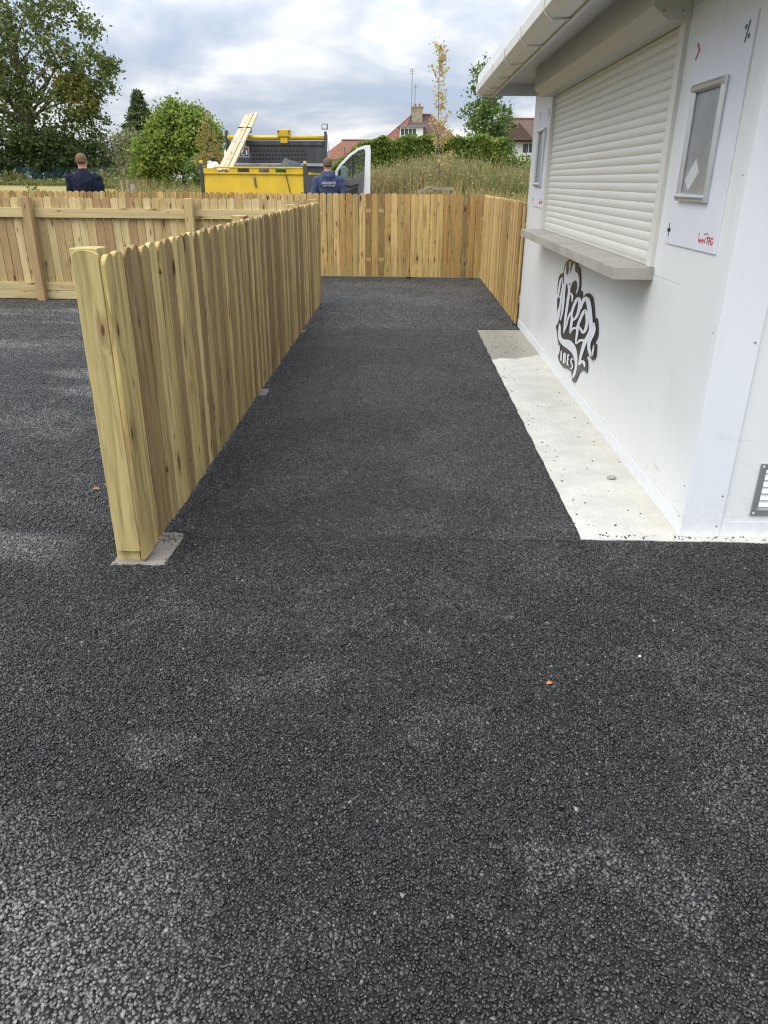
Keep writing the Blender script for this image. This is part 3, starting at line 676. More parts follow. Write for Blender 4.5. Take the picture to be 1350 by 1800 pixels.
# ------------------------------------------------------------------ signs on the kiosk wall
LOGO={'back':[(6144,953),(6113,955),(6083,958),(6056,959),(6037,958),(6020,956),(5994,955),(5947,955),(5891,956),(5851,954),(5839,947),(5842,938),(5838,930),(5813,927),(5782,925),(5754,919),(5735,905),(5719,886),(5705,868),(5691,853),(5678,838),(5669,822),(5669,806),(5671,790),(5667,778),(5650,775),(5626,777),(5604,775),(5586,763),(5568,746),(5550,738),(5530,745),(5509,759),(5485,772),(5457,780),(5426,787),(5395,791),(5360,792),(5325,790),(5294,784),(5269,776),(5248,764),(5229,752),(5212,737),(5196,722),(5182,706),(5169,688),(5157,670),(5145,659),(5132,659),(5118,665),(5105,669),(5091,667),(5076,661),(5062,653),(5048,640),(5035,624),(5025,608),(5017,592),(5013,577),(5014,563),(5027,548),(5046,534),(5061,522),(5067,514),(5068,509),(5064,506),(5051,507),(5034,510),(5020,509),(5010,500),(5004,486),(4999,471),(4996,457),(4995,442),(5000,429),(5013,416),(5032,404),(5051,396),(5070,392),(5089,392),(5109,394),(5136,399),(5164,406),(5186,410),(5195,408),(5198,401),(5207,394),(5233,386),(5265,377),(5282,370),(5268,366),(5239,365),(5213,360),(5199,350),(5188,336),(5181,323),(5176,306),(5176,289),(5182,278),(5198,275),(5221,278),(5246,279),(5272,276),(5301,270),(5328,263),(5354,252),(5379,239),(5401,225),(5419,210),(5433,193),(5445,179),(5454,168),(5461,158),(5471,149),(5488,139),(5508,129),(5528,122),(5548,119),(5568,118),(5585,120),(5596,126),(5603,135),(5613,144),(5623,153),(5636,163),(5657,170),(5690,172),(5732,170),(5777,166),(5823,159),(5873,149),(5922,142),(5968,139),(6012,139),(6055,140),(6096,144),(6136,150),(6169,161),(6192,180),(6208,204),(6224,228),(6239,251),(6254,274),(6273,297),(6299,320),(6330,342),(6357,360),(6378,370),(6395,375),(6407,384),(6411,398),(6411,416),(6410,436),(6411,460),(6413,487),(6417,513),(6427,537),(6441,561),(6454,586),(6466,614),(6478,644),(6487,671),(6494,696),(6498,719),(6497,741),(6489,761),(6475,780),(6450,797),(6407,809),(6354,820),(6316,830),(6308,842),(6313,854),(6313,867),(6300,881),(6282,896),(6261,909),(6240,918),(6217,926),(6195,933),(6177,940),(6160,946)],'polys':[[(6255,797),(6264,816),(6272,835),(6273,853),(6260,873),(6240,892),(6225,900),(6221,893),(6223,876),(6218,859),(6202,843),(6181,828),(6160,823),(6139,832),(6119,851),(6105,871),(6106,891),(6113,913),(6115,929),(6103,936),(6086,938),(6072,934),(6068,922),(6068,904),(6071,886),(6078,867),(6087,847),(6087,837),(6071,843),(6046,858),(6024,873),(6013,886),(6005,899),(5994,911),(5978,923),(5960,934),(5942,940),(5927,937),(5912,930),(5901,921),(5897,910),(5897,897),(5888,887),(5862,883),(5828,883),(5797,881),(5772,874),(5750,865),(5733,854),(5719,841),(5709,827),(5705,813),(5707,798),(5714,784),(5724,771),(5734,759),(5747,748),(5758,741),(5767,738),(5776,739),(5779,743),(5772,751),(5761,762),(5752,773),(5750,784),(5751,796),(5757,806),(5769,815),(5788,822),(5809,825),(5836,825),(5865,821),(5890,816),(5903,811),(5911,806),(5922,800),(5941,795),(5964,789),(5990,783),(6023,780),(6059,777),(6093,774),(6123,767),(6152,759),(6177,754),(6199,755),(6217,760),(6232,766),(6242,775),(6249,786)],[(6258,436),(6267,422),(6275,408),(6280,393),(6280,379),(6275,365),(6267,350),(6256,335),(6241,320),(6216,308),(6177,300),(6129,296),(6072,295),(6001,298),(5922,303),(5854,308),(5801,309),(5757,310),(5717,309),(5678,306),(5643,302),(5613,295),(5588,285),(5568,273),(5554,260),(5545,249),(5542,236),(5544,221),(5556,197),(5573,171),(5582,152),(5576,145),(5561,146),(5545,153),(5526,168),(5505,188),(5490,210),(5483,232),(5481,254),(5484,276),(5493,296),(5507,316),(5523,332),(5540,346),(5559,357),(5583,367),(5612,374),(5646,379),(5683,382),(5724,384),(5769,383),(5817,381),(5869,374),(5925,365),(5975,356),(6015,349),(6049,343),(6081,341),(6113,342),(6143,347),(6167,356),(6179,371),(6184,389),(6194,406),(6212,417),(6235,427)]],'ribs':[[(6311,793,6277,786),(6331,788,6298,781),(6355,784,6318,777),(6384,777,6329,774),(6407,767,6339,769),(6421,756,6348,760),(6429,744,6354,750),(6436,730,6358,737),(6441,717,6363,724),(6444,703,6366,710),(6446,687,6369,695),(6446,672,6371,680),(6448,658,6375,666),(6452,645,6381,652),(6458,631,6390,637),(6462,618,6396,626),(6458,610,6397,621),(6406,611,6427,620),(6377,619,6421,622),(6357,627,6402,629),(6341,633,6381,636),(6327,637,6362,641),(6311,641,6345,645),(6295,646,6329,650),(6279,651,6312,654)],[(6331,766,6281,773),(6325,756,6272,764),(6318,747,6261,754),(6313,737,6251,745),(6310,726,6245,733),(6313,713,6245,720),(6319,699,6249,705),(6326,683,6253,691),(6331,668,6255,676),(6331,652,6253,662),(6330,637,6249,647),(6329,621,6245,632),(6329,605,6243,615),(6332,586,6245,596),(6337,566,6250,576),(6343,545,6256,556),(6348,525,6261,536),(6350,508,6265,519),(6352,491,6269,502),(6355,475,6274,485),(6358,459,6281,469),(6363,445,6292,454),(6370,432,6305,440),(6378,419,6320,426),(6385,406,6334,412)],[(6344,555,6293,560),(6357,541,6304,546),(6372,528,6315,533),(6385,513,6326,520),(6396,499,6334,506),(6403,483,6340,491),(6408,467,6344,475),(6411,451,6347,460),(6412,436,6349,446),(6411,424,6352,433),(6407,413,6353,422),(6403,403,6355,411),(6398,392,6356,399)],[(6234,755,6156,762),(6237,739,6157,747),(6241,724,6157,732),(6244,708,6157,717),(6245,691,6156,701),(6243,674,6154,685),(6238,656,6149,667),(6234,637,6145,649),(6231,619,6143,630),(6230,599,6143,610),(6229,578,6143,589),(6230,557,6146,568),(6231,537,6152,547),(6234,518,6163,527),(6237,499,6176,507),(6242,480,6191,487),(6246,461,6206,466)],[(6116,770,6052,780),(6098,758,6031,769),(6080,746,6009,758),(6065,734,5988,746),(6056,721,5974,732),(6054,707,5968,717),(6058,690,5969,700),(6063,673,5972,683),(6068,655,5975,665),(6070,637,5977,648),(6073,619,5979,630),(6075,600,5981,611),(6078,580,5984,592),(6081,559,5988,571),(6085,538,5992,550),(6088,515,5998,527),(6089,491,6004,503),(6085,467,6011,478),(6080,441,6020,450),(6073,414,6029,421),(6066,388,6038,393)],[(5970,788,5927,789),(5984,778,5942,779),(5999,767,5957,769),(6014,756,5970,759),(6024,745,5978,748),(6027,733,5977,738),(6025,720,5971,727),(6023,708,5963,716),(6023,697,5959,704),(6026,685,5961,691),(6031,672,5966,679),(6036,659,5972,666),(6042,646,5977,653)],[(5975,711,5934,723),(5957,708,5912,721),(5939,705,5888,719),(5926,701,5865,716),(5916,697,5848,709),(5907,691,5842,700),(5901,682,5845,689),(5895,671,5850,677),(5889,661,5854,666)],[(6040,395,6067,392),(6018,411,6052,408),(5996,428,6037,424),(5974,445,6023,440),(5956,462,6011,456),(5942,480,6001,472),(5932,498,5993,490),(5923,515,5985,507),(5911,530,5974,524),(5897,545,5959,539),(5881,559,5943,554),(5865,571,5925,567),(5851,580,5908,578),(5841,586,5889,587),(5834,590,5870,594),(5823,594,5854,597),(5811,598,5840,601)],[(5802,561,5872,552),(5795,577,5870,567),(5789,592,5868,583),(5781,608,5864,599),(5770,623,5855,616),(5754,641,5840,634),(5734,659,5821,654),(5713,677,5800,672),(5693,690,5778,688),(5674,700,5755,701),(5657,707,5728,713),(5652,708,5691,723),(5678,706,5630,730),(5683,705,5596,725),(5674,701,5580,718),(5664,692,5569,708),(5658,683,5561,697),(5654,673,5557,686),(5653,661,5555,673),(5655,648,5557,659),(5660,634,5564,644),(5669,620,5576,628),(5682,604,5593,611),(5697,589,5614,594),(5713,576,5638,579),(5727,567,5666,566),(5743,560,5697,555),(5765,552,5725,547),(5787,543,5752,539)],[(5848,556,5761,568),(5849,541,5761,553),(5850,526,5761,539),(5851,511,5761,524),(5851,496,5764,508),(5852,477,5774,488),(5853,456,5789,465),(5852,438,5801,446),(5843,427,5804,438),(5790,439,5831,437),(5765,455,5816,451),(5737,472,5794,469),(5714,483,5764,485),(5698,487,5722,498),(5673,492,5681,506),(5641,497,5646,511),(5607,503,5614,517)],[(5574,511,5645,504),(5563,523,5636,515),(5552,534,5627,527),(5541,546,5617,538),(5527,559,5605,552),(5511,575,5590,568),(5493,593,5573,587),(5474,611,5555,605),(5456,626,5537,621),(5438,639,5520,635),(5421,650,5502,648),(5407,658,5482,660),(5407,659,5448,672),(5431,655,5392,679),(5432,655,5360,677),(5421,652,5341,672),(5409,647,5325,665),(5396,638,5310,655),(5383,627,5296,643),(5372,614,5285,629),(5366,602,5278,615),(5366,588,5277,600),(5369,573,5281,584),(5376,558,5288,569),(5384,546,5298,555),(5393,537,5312,542),(5403,529,5332,531),(5411,525,5356,520),(5408,525,5391,510),(5397,526,5434,505),(5405,527,5459,507),(5421,529,5477,510),(5440,531,5495,512),(5462,533,5514,515),(5484,536,5535,519),(5509,539,5556,523),(5533,542,5577,527)],[(5623,512,5550,523),(5623,501,5549,512),(5623,490,5548,502),(5622,479,5547,491),(5621,466,5548,477),(5620,448,5554,458),(5620,426,5565,435),(5616,407,5571,415),(5603,396,5568,407),(5551,404,5578,407),(5514,419,5556,419),(5478,434,5525,436),(5449,444,5486,452),(5426,449,5441,463),(5396,455,5400,471),(5360,461,5362,478),(5324,467,5328,484)],[(5527,663,5558,659),(5516,676,5562,671),(5506,689,5566,683),(5495,701,5568,694),(5482,711,5565,706),(5465,720,5557,718),(5446,729,5543,729),(5430,733,5522,741),(5428,733,5486,753),(5436,731,5435,762),(5442,731,5385,765),(5440,730,5342,763),(5428,728,5310,756),(5410,720,5286,745),(5388,708,5265,731),(5367,693,5246,716),(5347,679,5228,701),(5328,663,5211,685),(5309,647,5195,668),(5292,630,5180,651),(5277,615,5167,636),(5264,602,5153,624),(5253,590,5140,612),(5246,580,5130,600),(5244,570,5126,588),(5248,559,5129,574),(5256,549,5138,560),(5268,537,5152,547),(5282,524,5168,532),(5300,510,5191,516),(5323,494,5217,499),(5349,475,5243,483),(5371,455,5265,466),(5388,434,5283,447),(5401,413,5299,426),(5412,391,5315,405),(5421,368,5331,382),(5428,346,5347,359),(5433,322,5362,334),(5436,299,5378,309),(5441,276,5394,284)],[(5398,281,5437,279),(5378,290,5426,287),(5358,299,5415,297),(5340,307,5401,306),(5326,313,5385,315),(5316,316,5365,324),(5311,317,5341,332),(5314,316,5310,339),(5322,316,5275,343),(5320,316,5252,342),(5310,315,5239,338),(5297,313,5230,333),(5286,311,5224,328),(5276,309,5222,323),(5267,307,5223,317),(5258,304,5226,312),(5249,301,5228,306)],[(5142,631,5108,637),(5138,620,5094,629),(5133,610,5079,620),(5131,599,5065,611),(5132,589,5058,600),(5139,579,5060,588),(5149,567,5067,575),(5161,554,5078,562),(5174,542,5089,549),(5188,531,5103,536),(5205,518,5120,524),(5222,505,5135,512),(5234,491,5144,502),(5239,479,5149,492),(5239,466,5150,482),(5235,455,5149,472),(5227,445,5144,463),(5214,435,5134,455),(5196,426,5120,446),(5177,418,5104,439),(5159,412,5091,433),(5143,409,5082,430),(5124,408,5078,429),(5093,410,5087,428),(5057,421,5106,422),(5047,430,5104,423),(5044,438,5098,430),(5042,447,5093,439),(5042,456,5089,448),(5042,466,5084,458),(5042,476,5080,470),(5044,487,5076,482),(5045,498,5072,494)],[(6250,278,6209,287),(6243,268,6198,277),(6236,257,6186,267),(6229,246,6175,257),(6220,235,6165,247),(6210,224,6157,236),(6198,214,6149,224),(6186,203,6142,213),(6174,192,6135,201)],[(6161,274,6126,280),(6162,262,6126,269),(6163,250,6125,257),(6164,238,6125,245),(6165,228,6126,235),(6167,218,6128,225),(6168,210,6131,217),(6170,202,6134,208),(6172,194,6137,200)],[(6081,245,6028,256),(6076,226,6023,237),(6070,207,6017,218),(6065,188,6012,199),(6059,169,6006,180)],[(5971,249,5919,259),(5968,230,5917,240),(5966,211,5914,221),(5963,191,5912,202),(5961,172,5910,183)],[(5949,250,5941,259),(5933,252,5926,261),(5919,254,5909,264),(5912,255,5888,266),(5909,254,5871,265),(5906,251,5865,260),(5905,244,5863,253),(5906,237,5865,245),(5909,232,5870,237),(5912,230,5882,230),(5917,228,5899,225),(5928,225,5913,221),(5940,221,5924,218)],[(5940,214,5924,224),(5924,215,5909,226),(5909,217,5892,228),(5900,217,5872,229),(5895,217,5857,227),(5893,213,5851,222),(5893,206,5851,214),(5895,199,5854,206),(5900,194,5862,198),(5904,191,5877,190),(5913,188,5897,184),(5927,184,5914,180),(5942,179,5928,175)],[(5824,271,5775,281),(5821,252,5772,261),(5818,232,5769,242),(5815,213,5766,223),(5812,193,5763,203)],[(5807,269,5790,280),(5792,270,5776,281),(5777,272,5761,282),(5762,273,5747,283),(5748,275,5733,284)],[(5797,236,5787,245),(5785,238,5775,247),(5772,239,5763,248),(5760,241,5751,250),(5748,243,5739,251)],[(5790,193,5785,203),(5776,196,5771,205),(5762,198,5757,208),(5748,201,5743,210),(5734,203,5729,212)],[(5581,284,5604,274),(5592,284,5617,274),(5604,285,5628,274),(5620,285,5635,274),(5648,279,5629,275),(5666,272,5633,273),(5679,264,5641,267),(5689,255,5648,261),(5693,248,5650,256),(5688,242,5647,253),(5677,239,5638,250),(5664,236,5627,248),(5654,233,5616,245),(5643,231,5607,243),(5632,229,5595,241),(5624,227,5585,238),(5621,224,5580,233),(5623,219,5583,226),(5629,212,5591,217),(5638,204,5602,208),(5642,202,5616,200),(5628,205,5646,194),(5631,205,5660,194),(5639,206,5669,196),(5648,207,5676,197)]]}
lg = empty('logo_sign', (KX, 5.8, .5), 'dark cut-out sign with white graffiti lettering Street Vibes under the counter', 'sign')
def wl(a, b, t): return (t-KX, a/1000-5.8, b/1000-.5)
bo = MB().prism(LOGO['back'], wl, KX-.0005, KX-.009).build('backing', M['logo'], lg)
le = MB()
for p in LOGO['polys']: le.prism(p, wl, KX-.0092, KX-.0112)
for k, r_ in enumerate(LOGO['ribs']):
    zf = KX-.0113-.00016*k
    v = []; f = []
    for q in r_: v += [wl(q[0], q[1], zf), wl(q[2], q[3], zf)]
    for i in range(len(r_)-1): f.append((2*i, 2*i+1, 2*i+3, 2*i+2))
    le.add(v, f)
le.build('lettering', M['white'], lg)

def text_mesh(name, body, size, mat, parent, loc, rot, ext=.0006, shear=0, bold=0):
    cu = bpy.data.curves.new(name, 'FONT'); cu.body = body; cu.size = size; cu.extrude = ext; cu.shear = shear; cu.offset = bold
    cu.align_x = 'CENTER'; cu.align_y = 'CENTER'; cu.resolution_u = 3
    t_ = bpy.data.objects.new(name, cu); COL.objects.link(t_)
    dg = bpy.context.evaluated_depsgraph_get(); me_ = bpy.data.meshes.new_from_object(t_.evaluated_get(dg))
    bpy.data.objects.remove(t_); me_.materials.clear(); me_.materials.append(mat)
    o = link(bpy.data.objects.new(name, me_), parent); o.location = loc; o.rotation_euler = rot; return o
def poster(y0, y1, z0, z1, label, grp, fw_, writing):
    """board screwed to the wall with a snap frame; seen side faces -X; the photo's right is -Y"""
    yc = (y0+y1)/2
    p = empty('poster_board', (KX, yc, z0), label, 'sign', grp)
    def lx(x): return x-KX
    MB().box(-.008, -.0005, -(y1-y0)/2, (y1-y0)/2, 0, z1-z0).build('board', M['board'], p, bevel=.001)
    a, b, c, d = fw_                      # frame outer: y near, y far, z bottom, z top
    a -= yc; b -= yc; c -= z0; d -= z0
    fr = MB().box(-.011, -.0085, a+.01, b-.01, c+.01, d-.01).build('poster', M['postgrey'], p)
    for k,(q0,q1) in enumerate((((-.016,a+.016,c),(-.016,a+.016,d)), ((-.016,b-.016,c),(-.016,b-.016,d)))):
        MB().tube([q0,q1], .016, 10).build('frame_bar', M['alu'], p, smooth=False)
    for z in (c+.016, d-.016): MB().tube([(-.018,a+.002,z),(-.018,b-.002,z)], .0185, 10).build('frame_bar', M['alu'], p)
    if writing:
        st = MB()      # tilted pale sticker behind the pane
        for (yy, zz_) in (): pass
        pts = [(3.735,1.468),(3.795,1.515),(3.69,1.60),(3.632,1.545)]
        MB().prism([(u-yc, v-z0) for u,v in pts], lambda u,v,t:(t,u,v), -.0112, -.012).build('sticker', M['paper'], p)
    # red chevron, teal percent mark, black slider mark, red lettering
    def flat(name, polys, mat):
        m_ = MB()
        for q in polys: m_.prism([(u, v) for u, v in q], lambda u,v,t:(t,u,v), -.0082, -.0092)
        m_.build(name, mat, p)
    s = 1.0; yb = y1-yc; W_ = y1-y0; H_ = z1-z0
    cy, cz = yb-.045, H_-.055
    flat('chevron', [[(cy+.018,cz+.033),(cy+.0,cz+.033),(cy-.032,cz),(cy+.0,cz-.033),(cy+.018,cz-.033),(cy-.014,cz)]], M['red'])
    cy, cz = -yb+.065, H_-.062
    m1 = [[(cy-.004,cz+.036),(cy-.016,cz+.036),(cy+.006,cz-.036),(cy+.018,cz-.036)]]
    for dy, dz in ((.022,.018),(-.02,-.018)): m1.append([(cy+dy+.010*math.cos(t*.7854), cz+dz+.010*math.sin(t*.7854)) for t in range(8)])
    flat('percent_mark', m1, M['teal'])
    cy, cz = yb-.032, .062
    flat('slider_mark', [[(cy-.004,cz-.031),(cy+.004,cz-.031),(cy+.004,cz+.031),(cy-.004,cz+.031)], [(cy-.022,cz-.008),(cy-.0045,cz-.008),(cy-.0045,cz+.008),(cy-.022,cz+.008)], [(cy+.0045,cz-.008),(cy+.022,cz-.008),(cy+.022,cz+.008),(cy+.0045,cz+.008)]], M['ink'])
    text_mesh('lettering', 'TFG', .042, M['red'], p, (-.0088, -yb+.075, .046), (R(90),0,R(-90)), bold=.0006)
    sq = MB()
    pts = [(.205,.072),(.20,.035),(.19,.048),(.183,.034),(.174,.05),(.166,.036),(.157,.052),(.148,.034),(.14,.05),(.128,.036),(.122,.055)]
    sq.tube([(-.0084, -yb+u, v) for u, v in pts], .0022, 5); sq.tube([(-.0084,-yb+.15,.068),(-.0084,-yb+.125,.075),(-.0084,-yb+.10,.072)], .002, 5)
    sq.build('script_mark', M['red'], p)
    return p
poster(3.305, 3.95, 1.228, 2.095, 'tall white poster board with grey snap frame and sticker, nearest the kiosk corner', 'poster boards beside the shutter', (3.47, 3.84, 1.425, 1.90), True)
poster(7.59, 8.20, 1.275, 2.14, 'white poster board with grey snap frame beyond the shutter at the far end', 'poster boards beside the shutter', (7.74, 8.10, 1.46, 1.96), False)
# stone and leaf litter
def pebble(name, loc, r, mat, label, flat=.4, seed=1):
    bm = bmesh.new(); bmesh.ops.create_icosphere(bm, subdivisions=2, radius=r); rr = random.Random(seed)
    for v in bm.verts: v.co *= rr.uniform(.86, 1.1); v.co.z *= flat; v.co.y *= .8
    me_ = bpy.data.meshes.new(name); bm.to_mesh(me_); bm.free(); me_.materials.append(mat)
    o = link(bpy.data.objects.new(name, me_)); o.location = loc; return tag(o, label, 'stone')
M['pebble'] = plain('grey pebble', (.36,.35,.31), .8, var=.15, scale=60)
pebble('stone', (1.17, 3.84, .013), .026, M['pebble'], 'flat grey pebble lying on the concrete strip', .35)
M['chip'] = plain('pale chipping', (.62,.60,.55), .7); M['leafd'] = plain('dry orange leaf', (.50,.16,.03), .7)
pebble('stone', (.92, 1.20, .009), .009, M['chip'], 'white chipping on the tarmac near the right edge', .8, 3)
pebble('stone', (.84, 2.15, .007), .006, M['chip'], 'tiny white chipping on the tarmac right of the dry leaf', .8, 4)
def dry_leaf(loc, rz, mat, label, s):
    v = []; f = []
    for i in range(7):
        t = i/6; wv = .35*math.sin(math.pi*t)**.8; z = .12*math.sin(3*t)
        v += [(t-.5, -wv, z+.15*wv), (t-.5, 0, z), (t-.5, wv, z+.22*wv)]
    for i in range(6):
        for k in (0, 1): f.append((3*i+k, 3*i+k+1, 3*i+k+4, 3*i+k+3))
    o = mesh_obj('dry_leaf', [(a*s, b*s, c*s) for a,b,c in v], f, mat, smooth=True); o.location = loc; o.rotation_euler.z = rz
    md = o.modifiers.new('th','SOLIDIFY'); md.thickness = .0006
    return tag(o, label, 'leaf')
dry_leaf((.50, 1.985, .009), .4, M['leafd'], 'small curled orange leaf on the tarmac', .024)
M['leafr'] = plain('dry reddish leaf', (.36,.13,.08), .7)
dry_leaf((-1.59, 3.55, .01), .1, M['leafr'], 'reddish dry leaf on the tarmac left of the near post', .042)

# ================================================================== VEGETATION
def leaf_quads(pts, size, rs_, flatz=0.0, aspect=.7, drop=0.0):
    """one small folded-free quad per point, random turn; returns verts, faces (numpy)"""
    n = len(pts)
    a = rs_.normal(size=(n,3)); a /= np.linalg.norm(a, axis=1)[:,None]
    a[:,2] = a[:,2]*(1-flatz)-drop; a /= np.linalg.norm(a, axis=1)[:,None]
    b = rs_.normal(size=(n,3)); b -= (b*a).sum(1)[:,None]*a; b /= np.linalg.norm(b, axis=1)[:,None]
    s = size*rs_.uniform(.6, 1.35, n)[:,None]
    A = a*s*.5; B = b*s*.5*aspect
    v = np.stack([pts-A, pts+B-A*.1, pts+A, pts-B-A*.1], 1).reshape(-1,3)
    return v
def quad_obj(name, v, mat, parent=None, loc=(0,0,0)):
    n = len(v)//4; me = bpy.data.meshes.new(name)
    me.vertices.add(len(v)); me.vertices.foreach_set('co', (v-np.array(loc)).astype(np.float32).ravel())
    me.loops.add(4*n); me.loops.foreach_set('vertex_index', np.arange(4*n, dtype=np.int32))
    me.polygons.add(n); me.polygons.foreach_set('loop_start', np.arange(0, 4*n, 4, dtype=np.int32))
    me.update(calc_edges=True); me.validate(); me.materials.append(mat)
    o = link(bpy.data.objects.new(name, me), parent)
    return o
M['bark'] = plain('grey brown bark', (.16,.135,.105), .9, var=.3, scale=9, bump=.6, bscale=20)
M['barkd'] = plain('dark bark', (.075,.06,.045), .9, var=.3, scale=9)
def in_blob(b, n, rs_, shell=.55):
    d = rs_.normal(size=(n,3)); d /= np.linalg.norm(d, axis=1)[:,None]
    r = (shell**3+(1-shell**3)*rs_.random(n))**(1/3)
    return np.array(b[:3])+d*r[:,None]*np.array(b[3:6])
def tree(name, base, th, tr, blobs, leaf, per, spread, mat, label, cat='tree', group=None, seed=1, limbs=14, bark=None, lean=0.0, drop=0.0, shell=.55, aspect=.7):
    """blobs: (x,y,z,rx,ry,rz,clusters) absolute; clusters of leaves carried by limbs off the trunk"""
    rs_ = np.random.default_rng(seed); rr = random.Random(seed)
    bx, by = base; bz = zt(bx, by)-.05
    root = empty(name, (bx, by, bz), label, cat, group); L0 = Vector((bx, by, bz))
    top = Vector((lean, 0, th)); k = 7
    spine = [Vector((lean*(i/k)**1.5+rr.gauss(0, tr*.25), rr.gauss(0, tr*.25), th*i/k)) for i in range(k+1)]
    t_ = MB(); t_.tube(spine, [tr*(1.25 if i == 0 else 1)*(1-.82*i/k) for i in range(k+1)], 9)
    C = np.vstack([in_blob(b, b[6], rs_, shell) for b in blobs])
    idx = rr.sample(range(len(C)), min(limbs, len(C)))
    for i in idx:
        c = Vector(C[i])-L0
        h = min(th*.96, max(th*.12, c.z*rr.uniform(.45,.8))); f = h/th; j = min(k-1, int(f*k)); q = spine[j].lerp(spine[j+1], f*k-j)
        mid = q.lerp(c, .5)+Vector((rr.gauss(0,.1), rr.gauss(0,.1), .08))*(c-q).length
        r0 = min(.2, tr*(1-.75*f)*.42)
        t_.tube([q, q.lerp(mid,.5), mid, mid.lerp(c,.6), c], [r0, r0*.8, r0*.55, r0*.35, r0*.15], 5, cap=False)
    t_.build('trunk', bark or M['bark'], root, smooth=True)
    nper = rs_.poisson(per, len(C)).clip(3)
    pts = np.repeat(C, nper, 0); pts = pts+rs_.normal(size=pts.shape)*np.array(spread)*rs_.uniform(.5,1.2,(len(pts),1))
    quad_obj('crown', leaf_quads(pts, leaf, rs_, .25, aspect, drop), mat, root, (bx, by, bz))
    return root
M['poplar'] = leaf_mat('poplar leaves', [(.06,.085,.03), (.095,.135,.042), (.13,.175,.055), (.19,.225,.07), (.30,.27,.07)])
M['dark_l'] = leaf_mat('dark green leaves', [(.03,.05,.016), (.05,.08,.024), (.075,.105,.03), (.11,.14,.04)])  # deeper green leaf colour for the thicket and the dark shrub
M['maple'] = leaf_mat('field maple leaves', [(.11,.165,.03), (.18,.26,.048), (.25,.33,.066), (.34,.40,.10)])
M['conif'] = leaf_mat('conifer needles', [(.045,.07,.026), (.075,.11,.038), (.115,.15,.055), (.19,.20,.085)], .15)
M['sallow'] = leaf_mat('pale willow leaves', [(.14,.155,.075), (.22,.23,.12), (.29,.29,.15)])
M['autumn'] = leaf_mat('turning leaves', [(.17,.19,.055), (.30,.27,.09), (.40,.29,.11), (.36,.33,.12)])
M['gold'] = leaf_mat('yellow autumn leaves', [(.50,.40,.16), (.56,.42,.14), (.60,.49,.25), (.55,.36,.09)], .4)
M['ash'] = leaf_mat('fresh green leaves', [(.075,.135,.035), (.12,.195,.05), (.17,.25,.07), (.24,.30,.11)])
M['hedge'] = leaf_mat('clipped hedge leaves', [(.085,.13,.026), (.145,.21,.04), (.21,.28,.058), (.29,.34,.085)], .3)
M['weed'] = leaf_mat('rough weeds', [(.12,.15,.04), (.18,.20,.06), (.26,.25,.09), (.33,.28,.12)])
M['dock'] = leaf_mat('brown dock and dry grass', [(.24,.16,.085), (.32,.24,.12), (.36,.30,.14), (.24,.25,.085), (.16,.20,.06), (.22,.24,.08)])
M['straw'] = leaf_mat('straw coloured long grass', [(.24,.21,.075), (.34,.28,.11), (.42,.34,.15), (.27,.26,.09)], .3)

M['yelleaf'] = leaf_mat('yellowing poplar leaves', [(.17,.19,.045), (.26,.26,.05), (.34,.30,.06), (.38,.33,.10)])
# tall poplar at the left with its undergrowth
tree('poplar_tree', (-48.6, 106), 23, .62, [(-48,106,17,7,5,5.5,70), (-42,105.5,17.5,4.6,4,4.2,62), (-39,105.5,13.5,3.0,3,2.6,34), (-41.5,106,11,3.2,3,2.6,36), (-53,106,13,5.5,5,5.5,52), (-46,106.5,9.5,6,4,3.0,60), (-46,106,22.5,6,4,4,46), (-48.5,103.6,12.5,3.2,1.2,3.2,34), (-49,103.4,17.5,3,1.2,3,26), (-41,105.5,7.6,2.8,2.4,1.8,22), (-37.6,105.3,14.2,1.4,1.4,.9,9), (-50,107,5.5,6.5,4,2.5,60)],
     .46, 30, (.60,.60,.50), M['poplar'], 'tall poplar at the left edge, gaps of sky in its crown, some yellow leaves', seed=21, limbs=38)
yl = np.random.default_rng(77); yb_ = in_blob((-40.9,104.6,10.6,1.5,1.2,1.9,0), 26, yl); yb_ = np.vstack([yb_, in_blob((-42.6,104.4,12.4,.6,.6,1.6,0), 9, yl)])
yp = np.repeat(yb_, 30, 0)+yl.normal(size=(len(yb_)*30,3))*.42
pt = [o for o in bpy.data.objects if o.name == 'poplar_tree'][0]; quad_obj('yellow_leaves', leaf_quads(yp, .42, yl, .25), M['yelleaf'], pt, tuple(pt.location))
tree('leafy_tree', (-47.5, 103), 5.5, .3, [(-50.5,103,4.2,4,2.5,2.6,60), (-44.6,103,4.2,3.6,2.5,2.7,60), (-41,103.5,4.0,2.6,2,2.1,34), (-47,103,5.6,3.4,2,2.0,40)],
     .42, 60, (.7,.6,.55), M['dark_l'], 'dense dark green thicket under the poplar', seed=22, limbs=20, bark=M['barkd'])
tree('leafy_tree', (-38.8, 108), 6, .25, [(-38.8,108,4.0,2.4,2,2.2,36), (-37.2,108,3.2,1.8,1.8,1.4,18)], .40, 42, (.6,.6,.5), M['sallow'], 'pale grey green bush right of the poplar by the grey roof', 'bush', seed=23, limbs=8)
